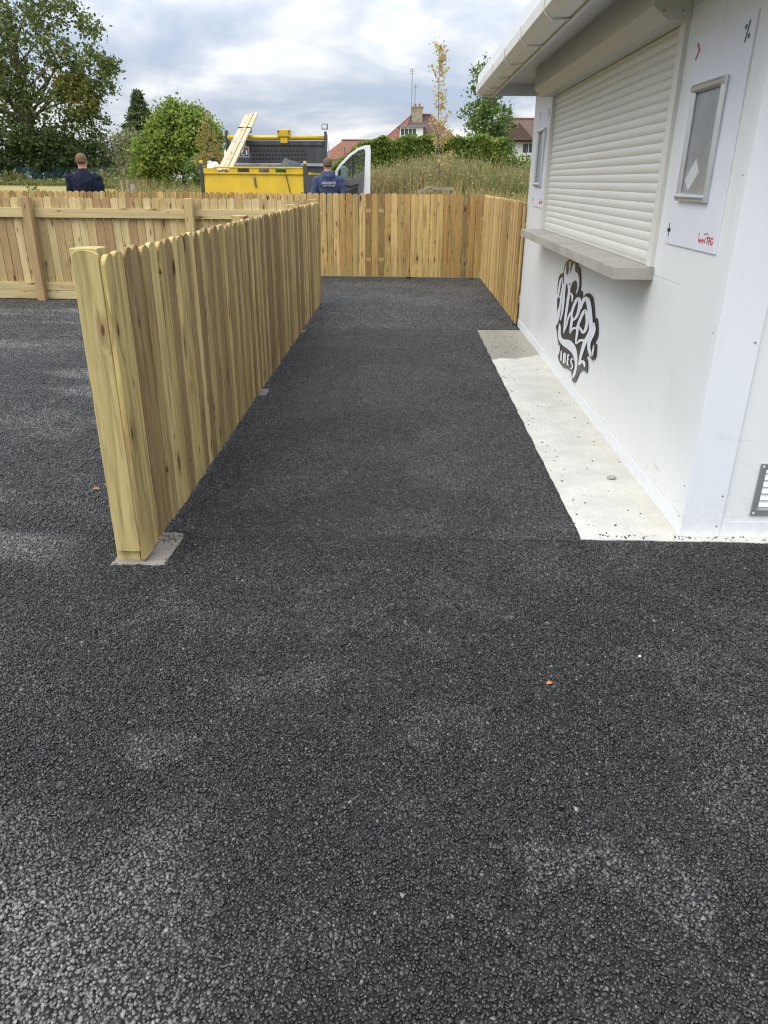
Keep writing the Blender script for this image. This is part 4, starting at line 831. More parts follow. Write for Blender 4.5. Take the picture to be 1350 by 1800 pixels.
# conifer
rs_ = np.random.default_rng(5); cx, cy = -27.6, 86
root = empty('conifer_tree', (cx, cy, zt(cx,cy)), 'dark pointed conifer behind the round green tree', 'tree')
MB().tube([(0,0,0),(0,0,4.5),(.1,0,8.9)], [.24,.15,.02], 8).build('trunk', M['barkd'], root, smooth=True)
pp = []
for k in range(460):
    t = rs_.random()**.75; h = .9+8.0*t; rad = (4.5*(1-t)+.05)*(.8+.4*rs_.random()); an = rs_.random()*6.283
    m_ = 46; u = rs_.random(m_)**.6
    p = np.column_stack([np.cos(an)*rad*u, np.sin(an)*rad*u, h-.45*rad*u*.6+0*u])
    pp.append(p+rs_.normal(size=p.shape)*np.array([.13,.13,.10])*(1+.5*u[:,None]))
pp = np.vstack(pp)+np.array([cx,cy,zt(cx,cy)])
quad_obj('crown', leaf_quads(pp, .34, rs_, .2, .4, .35), M['conif'], root, (cx,cy,zt(cx,cy)))
# round green tree
tree('round_tree', (-19.4, 71), 5, .26, [(-19.3,71,4.6,3.1,2.6,2.45,120), (-21.6,70.4,3.3,2.0,1.8,1.7,46), (-17.8,70.6,4.2,1.9,1.8,1.9,50), (-19.6,71,6.2,1.9,1.7,1.1,36), (-22.2,70,2.2,1.5,1.4,1.0,22)],
     .30, 85, (.34,.34,.34), M['maple'], 'broad round bright green tree left of the truck', seed=31, limbs=30, bark=M['barkd'], shell=.62)
tree('sallow_tree', (-26.2, 78), 4, .14, [(-26.3,78,4.1,1.6,1.4,1.6,30), (-25.8,77.5,2.3,1.8,1.5,1.2,26)], .30, 40, (.38,.38,.4), M['sallow'], 'pale silvery bush below the conifer', 'bush', seed=33, limbs=14)
tree('autumn_tree', (-12.0, 50), 4.6, .07, [(-12.0,50,3.3,.78,.7,1.0,34), (-12.05,50,4.6,.22,.2,.6,7), (-12.3,50,2.5,.9,.8,.55,22), (-11.3,50,2.9,.4,.4,.7,10)], .13, 26, (.17,.17,.2), M['autumn'], 'thin young tree with brown turning leaves beside the round tree', seed=35, limbs=24)
tree('leafy_bush', (-13.1, 52), 2, .06, [(-13.2,52,1.8,.95,.8,.85,30), (-11.2,52,1.9,.7,.7,.8,18)], .17, 50, (.2,.2,.22), M['ash'], 'grey green bush at the foot of the turning tree', 'bush', seed=36, limbs=8)
# weedy margin at the end of the field
def weeds(name, boxes, mat, label, seed, leafy=.5, lsz=3.2):
    r2 = np.random.default_rng(seed); V = []
    for x0, x1, y0, y1, h, n, wd in boxes:
        x = r2.uniform(x0,x1,n); y = r2.uniform(y0,y1,n); g0 = np.array([zt(a,b) for a,b in zip(x,y)])
        hh = h*r2.uniform(.45,1.15,n)*(.85+.18*np.sin(x*1.1+.6*np.sin(y*.8)))
        ln = r2.normal(0,.22,(n,2))*hh[:,None]; an = r2.uniform(0,6.283,n); w_ = wd*r2.uniform(.6,1.4,n)
        dx, dy = np.cos(an)*w_, np.sin(an)*w_
        b0 = np.column_stack([x-dx*.5, y-dy*.5, g0-.05]); b1 = np.column_stack([x+dx*.5, y+dy*.5, g0-.05])
        t0 = np.column_stack([x+ln[:,0]-dx*.18, y+ln[:,1]-dy*.18, g0+hh]); t1 = np.column_stack([x+ln[:,0]+dx*.18, y+ln[:,1]+dy*.18, g0+hh])
        V.append(np.stack([b0,b1,t1,t0],1).reshape(-1,3))
        m_ = int(n*leafy); i = r2.integers(0,n,m_)
        f = r2.uniform(.35,1.0,m_)[:,None]
        q = b0[i]*(1-f)+t0[i]*f+r2.normal(0,.05,(m_,3))*h
        V.append(leaf_quads(q, wd*lsz, r2, 0, .6))
    return tag(quad_obj(name, np.vstack(V), mat), label, 'grass', kind='stuff')
weeds('rough_grass', [(-62,-30,95,101,.62,5200,.11), (-32,-12,80,92,1.0,4200,.11), (-50,-47,99,101.4,1.5,260,.16), (-40,-30,97,101.4,1.6,700,.16)], M['weed'], 'rough weeds and long grass along the end of the field', 3)
weeds('dock_patch', [(-2.2,9,26,38,1.05,8000,.04), (-1.6,9,28,40,1.3,3800,.04), (-3.2,-1.2,24,34,.7,2200,.045)], M['dock'], 'brown dry dock and tall weeds in front of the hedge', 4, 3.0, 2.4)
weeds('long_grass', [(-2.2,8,14.2,25,.42,9000,.028), (.3,8,17,25,.62,5000,.028), (-9.9,-5,13.6,14.5,.35,300,.02)], M['straw'], 'straw coloured long grass behind the far fence', 5)
weeds('purple_weeds', [(-16,-9.5,42,48,1.15,1100,.045)], M['dock'], 'brown seed heads of weeds left of the truck', 6, 2.0, 2.0)
# hedge
def hedge(x0, x1, y0, y1, h, label, seed):
    r2 = np.random.default_rng(seed); n = 36000
    x = r2.uniform(x0,x1,n); k = r2.random(n)
    top = np.array([zt(a, (y0+y1)/2) for a in x])+h*(1+.035*np.sin(x*1.9)+.03*np.sin(x*4.7+1))-.9*np.clip((x0+1.6-x)/1.6,0,1)**2
    z = np.where(k < .62, r2.random(n)**.8*top, top+r2.normal(0,.07,n)); y = np.where(k < .62, y0+np.abs(r2.normal(0,.14,n))+.25*np.sin(x*2.3+z*1.7)*.5, r2.uniform(y0,y1,n))
    z = np.maximum(z, .2)
    root = empty('hedge', ((x0+x1)/2, y0, zt((x0+x1)/2,y0)), label, 'hedge'); L = root.location
    quad_obj('foliage', leaf_quads(np.column_stack([x,y,z]), .17, r2, .1, .75), M['hedge'], root, tuple(L))
    st = MB()
    for i in range(14):
        xx = x0+.8+(x1-x0-1.6)*i/13-L.x; st.tube([(xx,.7,-.1),(xx+.1,.75,h*.5),(xx,.7,h*.85)], [.06,.04,.015], 6)
    st.build('stems', M['barkd'], root)
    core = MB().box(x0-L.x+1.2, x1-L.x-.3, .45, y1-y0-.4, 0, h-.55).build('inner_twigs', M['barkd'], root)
hedge(-4.2, 5.6, 45, 47, 2.5, 'long clipped green hedge behind the brown weeds', 8)
tree('leafy_tree', (5.55, 54), 6.8, .13, [(5.0,54,6.8,1.0,.9,1.5,24), (5.5,54,4.9,1.5,1.2,1.3,44), (4.8,54,8.0,.45,.45,.6,8), (5.9,54,3.4,1.3,1.2,.9,26), (4.5,54,5.4,.9,.8,.8,14)], .22, 40, (.25,.25,.24), M['ash'], 'slender green tree beyond the hedge beside the gutter end', seed=41, limbs=34)
tree('leafy_bush', (6.9, 47), 2.2, .06, [(6.6,47,2.1,1.3,.8,.8,40), (8.2,47,2.0,1.2,.8,.7,30)], .18, 46, (.24,.24,.2), M['hedge'], 'low green shrubs right of the hedge below the white house', 'bush', seed=42, limbs=6)
tree('leafy_bush', (7.6, 43), 1.6, .06, [(7.5,43,1.9,1.1,.8,.9,40)], .16, 50, (.24,.24,.2), M['maple'], 'yellow green bush beside the far end of the kiosk', 'bush', seed=43, limbs=6)
tree('leafy_bush', (4.6, 48.5), 2.6, .06, [(4.6,48.5,2.9,1.3,.8,.9,28)], .18, 36, (.24,.24,.2), M['dark_l'], 'dark shrub showing over the hedge below the slender tree', 'bush', seed=44, limbs=6)
tree('leafy_bush', (3.4, 47.5), 2.6, .05, [(3.3,47.5,3.3,.7,.5,.6,14)], .17, 26, (.2,.2,.2), M['autumn'], 'shrub with turning leaves on top of the hedge', 'bush', seed=45, limbs=8)
# young sapling, thin and yellow
rr = random.Random(4); r2 = np.random.default_rng(4); bx, by = 1.0, 23.0; bz = zt(bx,by)
root = empty('sapling', (bx,by,bz), 'thin young tree with sparse yellow leaves behind the far fence', 'tree')
sp = [Vector((-.02*i+.015*math.sin(i), 0, (4.75-bz)*i/8)) for i in range(9)]
st = MB().tube(sp, [.024*(1-.8*i/8) for i in range(9)], 6); C = []
for i in range(34):
    f = rr.uniform(.24,.98); j = min(7,int(f*8)); q = sp[j].lerp(sp[j+1], f*8-j); an = rr.uniform(0,6.28); ln = rr.uniform(.2,.62)*(1.15-f*.75)
    if rr.random() < .4: an = rr.gauss(0,.5)
    e_ = q+Vector((math.cos(an)*ln*.75, math.sin(an)*ln*.75, ln*1.05)); st.tube([q, q.lerp(e_,.5)+Vector((0,0,-.03)), e_], [.007,.005,.002], 4, cap=False)
    for u in (.35,.55,.75,.9,1): C.append(q.lerp(e_,u))
st.build('trunk', M['bark'], root, smooth=True)
C = np.array([[*c] for c in C])+np.array([bx,by,bz]); pts = np.repeat(C, 4, 0)+r2.normal(0,.06,(len(C)*4,3))
quad_obj('crown', leaf_quads(pts, .085, r2, 0, .7, .6), M['gold'], root, (bx,by,bz))
# staked cut-back saplings in the field and a leafy twig
M['stake'] = plain('weathered grey stake', (.30,.26,.2), .85, var=.2)
gz = zt(-6.9,20)
stk = empty('tree_stakes', (-6.92,20,gz), 'two grey stakes with a mesh guard and bare stem, beyond the left fence', 'stakes')
for dx, h in ((-.13,1.28),(.02,1.31)): MB().tube([(dx,0,-.1),(dx,0,h)], .028, 8).build('stake', M['stake'], stk)
MB().tube([(.13,.02,-.05),(.15,.02,.9),(.13,.02,1.22)], [.07,.075,.07], 10).build('guard', M['stake'], stk)
MB().tube([(.13,.02,-.05),(.16,.02,1.1),(.30,.02,1.55)], [.02,.018,.008], 6).build('stem', M['bark'], stk)
tree('twiggy_plant', (-8.45, 18.2), 1.2, .012, [(-8.45,18.2,1.25,.16,.16,.22,9)], .07, 7, (.05,.05,.07), M['ash'], 'small leafy shoot just above the left fence', 'plant', seed=51, limbs=9)
tm = empty('sapling_guard', (.8,21.5,zt(.8,21.5)), 'low grey weathered timber rails around the foot of the sapling', 'timber')
b0 = 1.27-zt(.8,21.5)
MB().bar((-.45,0,b0-.08),(-.12,.05,b0+.1),.05,.06).build('rail', M['stake'], tm); MB().bar((-.15,.1,b0+.06),(.5,.1,b0+.04),.05,.07).build('rail', M['stake'], tm)
for x in (-.4,.0,.45): MB().bar((x,.15,-.1),(x,.15,b0+.02),.05,.05).build('post', M['stake'], tm)

# ================================================================== PALISADE AND HOUSES
M['pal'] = plain('dark green palisade paint', (.022,.075,.065), .5)
pf = empty('palisade_fence', (-46,101.5,zt(-46,101.5)), 'dark green steel palisade fence at the end of the field', 'fence')
pal = MB(); x = -62
while x < -30:
    zb = zt(x,101.5)-pf.location.z; pal.prism([(x+46-.034,zb+.05),(x+46+.034,zb+.05),(x+46+.034,zb+2.0),(x+46,zb+2.15),(x+46-.034,zb+2.0)], lambda a,b,t:(a,t,b), -.015, .015); x += .155
o = pal.build('pales', M['pal'], pf); o['kind'] = 'stuff'
for z in (.35,1.75): MB().bar((-16,.04,z),(16,.04,z),.05,.05).build('rail', M['pal'], pf)
for i in range(12): MB().bar((-16+i*2.75,.1,-.1),(-16+i*2.75,.1,1.9),.1,.1).build('post', M['pal'], pf)
M['rtile'] = roof_mat('red clay tiles', (.29,.13,.085), (.235,.10,.068)); M['btile'] = roof_mat('brown weathered tiles', (.16,.10,.075), (.12,.075,.06)); M['gtile'] = roof_mat('grey brown tiles', (.22,.185,.17), (.18,.155,.145))
M['render'] = plain('white render', (.74,.74,.72), .85, var=.04); M['stone'] = plain('buff chimney stone', (.30,.26,.19), .9, var=.25, scale=3, bump=.4); M['glass'] = glass_mat('dark window glass'); M['wframe'] = plain('white window frame', (.78,.78,.77), .4)
M['terra'] = plain('terracotta', (.36,.15,.08), .8); M['mast'] = plain('grey mast metal', (.26,.27,.28), .4, metal=.5)
def facepoly(name, vs_, fs, mat, parent): return mesh_obj(name, vs_, fs, mat, parent)
def hip_roof(parent, x0,x1,y0,y1,ze,xr0,xr1,yr,zr, mats, thick=.12):
    made = []
    A,B,C_,D = (x0,y0,ze),(x1,y0,ze),(x1,y1,ze),(x0,y1,ze); E_,F = (xr0,yr,zr),(xr1,yr,zr)
    for nm, vs_, mt in (('roof_slope',[A,B,F,E_],mats[0]),('roof_slope',[D,A,E_],mats[1]),('roof_slope',[B,C_,F],mats[2]),('roof_slope',[C_,D,E_,F],mats[0])):
        n = len(vs_); dn = [(a,b,c-thick) for a,b,c in vs_]
        o = mesh_obj(nm, vs_+dn, [tuple(range(n)), tuple(range(n,2*n))[::-1]]+[(i,n+i,n+(i+1)%n,(i+1)%n) for i in range(n)], mt, parent); made.append(o)
    for o in made: rel(o, parent)
def rel(o, root): o.data.transform(Matrix.Translation(-root.location)); return o
h1 = empty('house', (1.5,77,zt(1.5,77)), 'house with red and brown tiled roof, white dormer and stone chimney beyond the hedge', 'house')
gz = h1.location.z
rel(box('wall', -3.0,5.8,75.6,82.4,gz-.2,3.6,M['render'],h1), h1)
hip_roof(h1, -3.6,6.4,75,83,3.55,.6,2.3,79,7.15,(M['btile'],M['rtile'],M['btile']))
rl = MB().tube([(.5,79,7.2),(2.4,79,7.2)],.09,8).tube([(.6,79,7.18),(-3.6,75,3.6)],.08,8).tube([(2.3,79,7.18),(6.4,75,3.6)],.08,8).build('ridge_tiles', M['rtile'], h1); rel(rl, h1)
fs_ = [(-3.62,74.95,3.62),(-1.0,74.95,3.62),(.55,78.98,7.2)]
rel(MB().add(fs_+[(a,b,c-.04) for a,b,c in fs_],[(0,1,2),(5,4,3),(0,3,4,1),(1,4,5,2),(2,5,3,0)]).build('roof_slope', M['rtile'], h1), h1)
dm = rel(box('dormer', -.55,1.6,76.2,79,5.15,5.98,M['wframe'],h1), h1); rel(box('dormer_roof', -.68,1.75,76.0,79.1,5.985,6.10,M['mast'],h1), h1)
for k in range(4): 
    x = -.45+k*.36; o = rel(box('window', x,x+.30,76.19,76.21,5.3,5.85,M['glass'],h1), h1); rel(box('sill', x-.02,x+.32,76.15,76.188,5.26,5.295,M['wframe'],o), h1)
ch = rel(box('chimney', .55,1.55,78.3,79.2,6.2,7.72,M['stone'],h1), h1); rel(box('chimney_cap', .48,1.62,78.24,79.26,7.722,7.82,M['stone'],ch), h1)
for x in (.85,1.25): rel(MB().tube([(x,78.7,7.82),(x,78.7,8.08)],[.12,.1],10).build('chimney_pot', M['terra'], ch), h1)
for i,(x,zt_,nb) in enumerate(((.50,10.9,3),(.80,9.6,2))):
    a = rel(MB().tube([(x,78.5,6.6),(x,78.5,zt_)],.035,6).build('aerial', M['mast'], h1), h1); ar = MB()
    for k in range(nb): ar.bar((x-.28,78.5,zt_-.1-k*.16),(x+.28,78.5,zt_-.05-k*.16),.025,.025)
    ar.bar((x,78.1,zt_-.15),(x,79,zt_-.15),.03,.03); rel(ar.build('aerial_element', M['mast'], a), h1)
rel(box('window', 1.9,3.2,75.58,75.6,2.0,3.0,M['glass'],h1), h1)
h2 = empty('house', (-4.8,79,zt(-4.8,79)), 'low red tiled roof of a bungalow left of the chimney house', 'house')
rel(box('wall', -7.6,-2.4,77.6,82,h2.location.z-.2,3.5,M['render'],h2), h2)
hip_roof(h2, -8.2,-1.6,76.8,83,3.3,-6.1,-1.9,80,5.0,(M['rtile'],M['rtile'],M['rtile']))
rel(MB().tube([(-6.2,80,5.04),(-1.9,80,5.04)],.09,8).build('ridge_tiles', M['rtile'], h2), h2)
h3 = empty('house', (11,84,zt(11,84)), 'white house with brown gabled roof behind the slender tree', 'house'); gz = h3.location.z
rel(box('wall', 7.8,16,82,90,gz-.2,5.2,M['render'],h3), h3)
for x0,x1,z0,z1 in ((9.7,10.3,4.3,4.9),(11.6,13.4,4.15,4.95),(8.3,8.9,4.2,4.9)):
    o = rel(box('window', x0,x1,81.98,82,z0,z1,M['glass'],h3), h3)
    fr = MB(); 
    for k in range(4): fr.box(x0+(x1-x0)*k/3-.03,x0+(x1-x0)*k/3+.03,81.96,81.979,z0,z1)
    rel(fr.build('frame', M['wframe'], o), h3)
hip_roof(h3, 7.3,17,81.4,91,5.15,9.6,15,86,7.35,(M['btile'],M['btile'],M['btile']))
gb = [(9.4,5.2),(11.0,6.75),(12.6,5.2)]
gbo = mesh_obj('gable', [(a,81.2,b) for a,b in gb]+[(11.0,85,6.75),(9.4,84,5.2),(12.6,84,5.2)], [(0,1,2)[::-1],(0,4,3,1),(1,3,5,2)], M['btile'], h3); rel(gbo, h3)
rel(MB().tube([(9.6,86,7.4),(15,86,7.4)],.1,8).build('ridge_tiles', M['rtile'], h3), h3)
h4 = empty('house', (-44.5,122,zt(-44.5,122)), 'far bungalow with grey brown tiled roof between the poplar and the conifer', 'house')
rel(box('wall', -48,-41,120,127,h4.location.z-.2,3.3,M['render'],h4), h4)
hip_roof(h4, -48.8,-40.6,119.4,128,3.1,-47.4,-43.2,123.7,5.75,(M['gtile'],)*3)
M['ochre'] = plain('ochre gable', (.48,.33,.14), .85)
gbo = mesh_obj('porch_gable', [(-47.2,118.6,3.0),(-46.2,118.6,4.1),(-45.2,118.6,3.0),(-47.2,120.5,3.0),(-46.2,121,4.1),(-45.2,120.5,3.0)], [(0,2,1),(0,1,4,3),(1,2,5,4)], M['ochre'], h4); rel(gbo, h4)

# ================================================================== TIPPER TRUCK
M['yel'] = plain('worn yellow tipper paint', (.62,.41,.015), .42, var=.08, scale=3, dirt=(.24,.17,.07), dirt_amt=.6); M['dgrey'] = plain('dark grey tipper steel', (.05,.053,.057), .5, var=.15, scale=3, dirt=(.19,.18,.16), dirt_amt=.45)
M['vwhite'] = plain('white van paint', (.78,.79,.80), .22, var=.02, coat=.5); M['trimg'] = plain('grey door trim plastic', (.12,.125,.13), .6, var=.08); M['trimd'] = plain('black door trim plastic', (.03,.031,.033), .6)
M['tyre'] = plain('tyre rubber', (.02,.02,.02), .85); M['steel'] = plain('galvanised steel', (.42,.43,.44), .4, metal=.6); M['amber'] = plain('amber lens', (.75,.45,.02), .2); M['lens'] = plain('lamp lens', (.7,.72,.74), .15); M['mirror'] = plain('mirror glass', (.75,.77,.8), .04, metal=1.0, var=.01)
gz = zt(-3.1,18)
tk = empty('tipper_truck', (-3.13,16.7,gz), 'white tipper truck with yellow tailgate and dark perforated headboard, driver door open', 'truck'); TO = Vector((-3.13,16.7,gz))
def tb(mb, name, mat, parent=None, **kw):
    mb.v = [(x-TO.x, y-TO.y, z-TO.z) for x,y,z in mb.v]; return mb.build(name, mat, parent or tk, **kw)
def tbox(name, x0,x1,y0,y1,z0,z1, mat, parent=None, bevel=0): return tb(MB().box(x0,x1,y0,y1,z0,z1), name, mat, parent, bevel=bevel)
XL, XR, YT, YH = -4.15, -2.09, 16.7, 19.8
# tailgate: leaning lower panel, top lip with four grip slots, capping bar
tg = tb(MB().prism([(YT,1.16),(YT-.06,1.2),(YT-.02,1.585),(YT-.05,1.6),(YT-.05,1.63),(YT+.03,1.63),(YT+.03,1.16)], lambda a,b,t:(t,a,b), XL, XR), 'tailgate', M['yel'], bevel=.004)
slots = [(-3.87,-3.62),(-3.44,-3.2),(-3.0,-2.79),(-2.66,-2.44)]; xe = XL
for a, b in slots+[(XR, XR)]:
    if a > xe: tbox('lip', xe, a, YT-.045, YT-.02, 1.631, 1.705, M['yel'], tg)
    xe = b
tbox('capping_bar', XL+.22, XR, YT-.055, YT+.005, 1.706, 1.738, M['yel'], tg, .008)
tb(MB().bar((-3.1,YT-.035,1.54),(-3.08,YT-.07,1.36),.035,.02,(0,-1,0)), 'latch', M['dgrey'], tg); tb(MB().bar((-2.45,YT-.05,1.6),(-2.36,YT-.075,1.22),.014,.014,(0,-1,0)), 'strap', M['black'], tg)
tb(MB().disc((-2.12,YT-.07,1.25),(0,-1,0),.02,.02), 'bolt', M['dgrey'], tg)
for x in (XL-.04, XR+.04):
    p_ = tbox('corner_post', x-.03, x+.03, YT-.06, YT+.05, .95, 1.79, M['dgrey'], None, .004); tbox('post_cap', x-.028, x+.028, YT-.05, YT+.04, 1.792, 1.85, M['amber'], p_, .006)
tbox('bed_floor', XL, XR, YT+.04, YH-.02, 1.0, 1.07, M['dgrey'])
for x in (XL-.045, XR+.005):
    sd_ = tbox('side_board', x, x+.04, YT+.06, YH-.02, 1.05, 1.60, M['dgrey'], None, .004); tbox('capping_bar', x-.008, x+.048, YT+.9, YH-.02, 1.601, 1.645, M['yel'], sd_, .004)
hx0, hx1 = -4.28, -1.95
hb = tbox('headboard', hx0, hx1, YH, YH+.05, 1.55, 2.36, M['dgrey'], None, .005)
tbox('stiffener', hx0+.02, hx1-.02, YH-.03, YH-.001, 2.36-.105, 2.36-.02, M['dgrey'], hb, .005); tbox('stiffener', hx0+.02, hx1-.02, YH-.05, YH-.001, 1.80, 1.86, M['steel'], hb, .005)
ho = MB()
for r_ in range(4):
    for k in range(17): ho.disc((-3.72+k*.079+(.04 if r_ in (1,2) else 0), YH-.0005, 2.135-r_*.09), (0,-1,0), .026, .004, 10)
tb(ho, 'holes', M['black'], hb)
bar_ = tb(MB().tube([(hx0,YH+.02,2.42),(hx1,YH+.02,2.42)], .05, 10), 'top_rail', M['yel'], None, smooth=True)
bx_ = tbox('beacon_housing', -3.07,-2.76,YH-.06,YH+.2,2.42,2.60,M['yel'],None,.02); tbox('beacon_lid', -3.04,-2.79,YH-.07,YH-.061,2.45,2.56,M['yel'],bx_,.004)
for x in (-3.04,-2.79): tb(MB().disc((x,YH-.075,2.55),(0,-1,0),.02,.02),'bolt',M['dgrey'],bx_)
tbox('beacon_bracket', -3.0,-2.83,YH-.055,YH-.032,2.30,2.415,M['yel'],bx_,.004)
for x in (hx0-.03, hx1+.03):
    p_ = tbox('headboard_post', x-.028, x+.028, YH-.02, YH+.07, 1.1, 2.56, M['dgrey'], None, .004)
    if x > -3: tb(MB().bar((hx1+.07,YH,2.5),(hx1+.12,YH,1.7),.02,.02),'cable_guard',M['steel'],p_)
wlp = tbox('work_light', hx1-.05, hx1+.09, YH-.05, YH+.02, 2.60, 2.72, M['black'], None, .006); tbox('lens', hx1-.035, hx1+.075, YH-.056, YH-.051, 2.615, 2.705, M['lens'], wlp)
# sticker on the headboard
sk = tbox('sticker', -4.02,-3.78,YH-.004,YH-.0005,1.99,2.22,M['dgrey'],hb); so_ = MB()
for a in ((-4.02,-3.78,2.205,2.22),(-4.02,-3.78,1.99,2.0),(-4.02,-4.01,2.0,2.205),(-3.79,-3.78,2.0,2.205)): so_.box(a[0],a[1],YH-.007,YH-.0041,a[2],a[3])
so_.bar((-3.99,YH-.006,2.17),(-3.95,YH-.006,2.08),.004,.02).bar((-3.95,YH-.006,2.08),(-3.91,YH-.006,2.18),.004,.02).bar((-3.97,YH-.006,2.06),(-3.9,YH-.006,2.03),.004,.015)
tb(so_,'sticker_print',M['white'],hb); tbox('sticker_flash',-3.86,-3.795,YH-.0075,YH-.0042,2.15,2.2,M['red'],hb); tbox('sticker_panel',-3.86,-3.825,YH-.0074,YH-.0042,2.04,2.148,M['white'],hb)
# chassis, wheels, cab
tbox('chassis', -3.6,-2.6,16.9,22.6,.62,.98,M['black'])
for x in (-4.0,-2.45):
    for y in (17.9, 21.9):
        wh = tb(MB().disc((x,y,gz+.36),(1,0,0),.36,.25,24),'wheel',M['tyre']); tb(MB().disc((x-.01,y,gz+.36),(1,0,0),.2,.27,16),'rim',M['steel'],wh)
cab = tb(MB().prism([(20.05,.7),(20.02,2.1),(20.15,2.32),(21.3,2.34),(22.2,1.75),(23.0,1.5),(23.15,.7)], lambda a,b,t:(t,a,b), -4.12,-2.1), 'cab', M['vwhite'], bevel=.04)
tb(MB().prism([(20.45,1.0),(20.42,1.9),(20.6,2.2),(21.25,2.22),(21.95,1.75),(22.0,1.0)], lambda a,b,t:(t,a,b), -2.099,-2.085), 'door_opening', M['black'])
tb(MB().tube([(-2.05,20.3,2.3),(-1.99,20.25,2.2),(-1.95,20.22,2.0),(-1.94,20.22,1.75)],.03,8), 'door_seal', M['black'], smooth=True)
tbox('windscreen', -4.0,-2.2,21.9,21.92,1.8,2.1,M['glass']); tbox('bumper', -4.1,-2.12,23.1,23.25,.45,.75,M['black'],None,.02)
# open driver's door, its inner side turned to the camera
DY = 20.95
def dp(poly): return [((u*1.0+.0), v) for u, v in poly]
outer = [(-1.80,.72),(-1.80,1.72),(-1.70,1.86),(-1.45,2.1),(-1.22,2.25),(-1.05,2.31),(-.90,2.32),(-.885,2.2),(-.90,.72)]
win = [(-1.715,1.52),(-1.725,1.70),(-1.64,1.83),(-1.40,2.06),(-1.19,2.20),(-1.06,2.235),(-1.03,2.2),(-1.06,1.78),(-1.12,1.68),(-1.3,1.57),(-1.45,1.51)]
door = tb(MB().prism([(-1.80,.72),(-1.80,1.50),(-.895,1.50),(-.90,.72)], lambda a,b,t:(a,t,b), DY, DY+.06), 'driver_door', M['vwhite'], bevel=.006)
fr = MB(); oo = [(-1.80,1.502),(-1.80,1.72),(-1.70,1.86),(-1.45,2.1),(-1.22,2.25),(-1.05,2.31),(-.90,2.32),(-.885,2.2),(-.895,1.502)]
ii = [(-1.73,1.502),(-1.735,1.70),(-1.645,1.83),(-1.40,2.06),(-1.19,2.20),(-1.06,2.235),(-1.025,2.2),(-1.02,2.15),(-1.05,1.502)]
nf = len(oo)
vv = [(a,DY,b) for a,b in oo]+[(a,DY,b) for a,b in ii]+[(a,DY+.06,b) for a,b in oo]+[(a,DY+.06,b) for a,b in ii]; ff = []
for i in range(nf-1):
    ff += [(i,i+1,nf+i+1,nf+i),(2*nf+i+1,2*nf+i,3*nf+i,3*nf+i+1),(i+1,i,2*nf+i,2*nf+i+1),(nf+i,nf+i+1,3*nf+i+1,3*nf+i)]
tb(fr.add(vv, ff), 'window_frame', M['vwhite'], door)
mt, t, pr, out = base_mat('clear tinted pane'); gl = t.new('ShaderNodeBsdfGlossy', ins={0:(1,1,1,1),1:.03}); trn = t.new('ShaderNodeBsdfTransparent', ins={0:(.72,.78,.76,1)})
fz = t.new('ShaderNodeFresnel'); mxs = t.new('ShaderNodeMixShader', ins={0:fz.outputs[0],1:trn.outputs[0],2:gl.outputs[0]}); t.l.new(mxs.outputs[0], out.inputs[0]); M['pane'] = mt
tb(MB().prism([(-1.725,1.5),(-1.73,1.70),(-1.642,1.828),(-1.40,2.058),(-1.19,2.198),(-1.06,2.233),(-1.027,2.198),(-1.05,1.5)], lambda a,b,t:(a,t,b), DY+.025, DY+.031), 'pane', M['pane'], door)
tb(MB().bar((-1.36,DY+.018,1.5),(-1.33,DY+.018,2.1),.025,.02,(0,1,0)), 'window_bar', M['black'], door)
tb(MB().prism([(-1.74,.80),(-1.74,1.50),(-1.45,1.515),(-1.28,1.58),(-1.12,1.69),(-1.055,1.79),(-1.06,1.4),(-1.12,.80)], lambda a,b,t:(a,t,b), DY-.045, DY-.001), 'door_trim', M['trimg'], door, bevel=.008)
tb(MB().prism([(-1.70,.86),(-1.70,1.22),(-1.45,1.24),(-1.22,1.36),(-1.2,.86)], lambda a,b,t:(a,t,b), DY-.055, DY-.0455), 'door_pocket', M['trimd'], door, bevel=.004)
tb(MB().tube([(-1.62,DY-.06,1.40),(-1.4,DY-.075,1.36),(-1.2,DY-.06,1.42)],.018,8), 'door_handle', M['trimd'], door); tb(MB().disc((-1.63,DY-.047,1.42),(0,-1,0),.05,.006,14), 'speaker', M['trimd'], door)
mr = tb(MB().prism([(-1.66,1.5),(-1.67,1.78),(-1.62,1.83),(-1.52,1.82),(-1.48,1.76),(-1.49,1.5)], lambda a,b,t:(a,t,b), DY+.10, DY+.24), 'wing_mirror', M['vwhite'], door, bevel=.02); tb(MB().prism([(-1.63,1.56),(-1.63,1.76),(-1.52,1.77),(-1.515,1.57)], lambda a,b,t:(a,t,b), DY+.094, DY+.0985), 'mirror_glass', M['mirror'], door)
tb(MB().prism([(-4.72,1.84),(-4.73,2.14),(-4.69,2.2),(-4.55,2.19),(-4.53,2.12),(-4.54,1.84)], lambda a,b,t:(a,t,b), 21.3, 21.42), 'wing_mirror', M['vwhite'], bevel=.02); tb(MB().bar((-4.56,21.36,1.9),(-4.1,21.4,1.85),.05,.06), 'mirror_arm', M['black'])
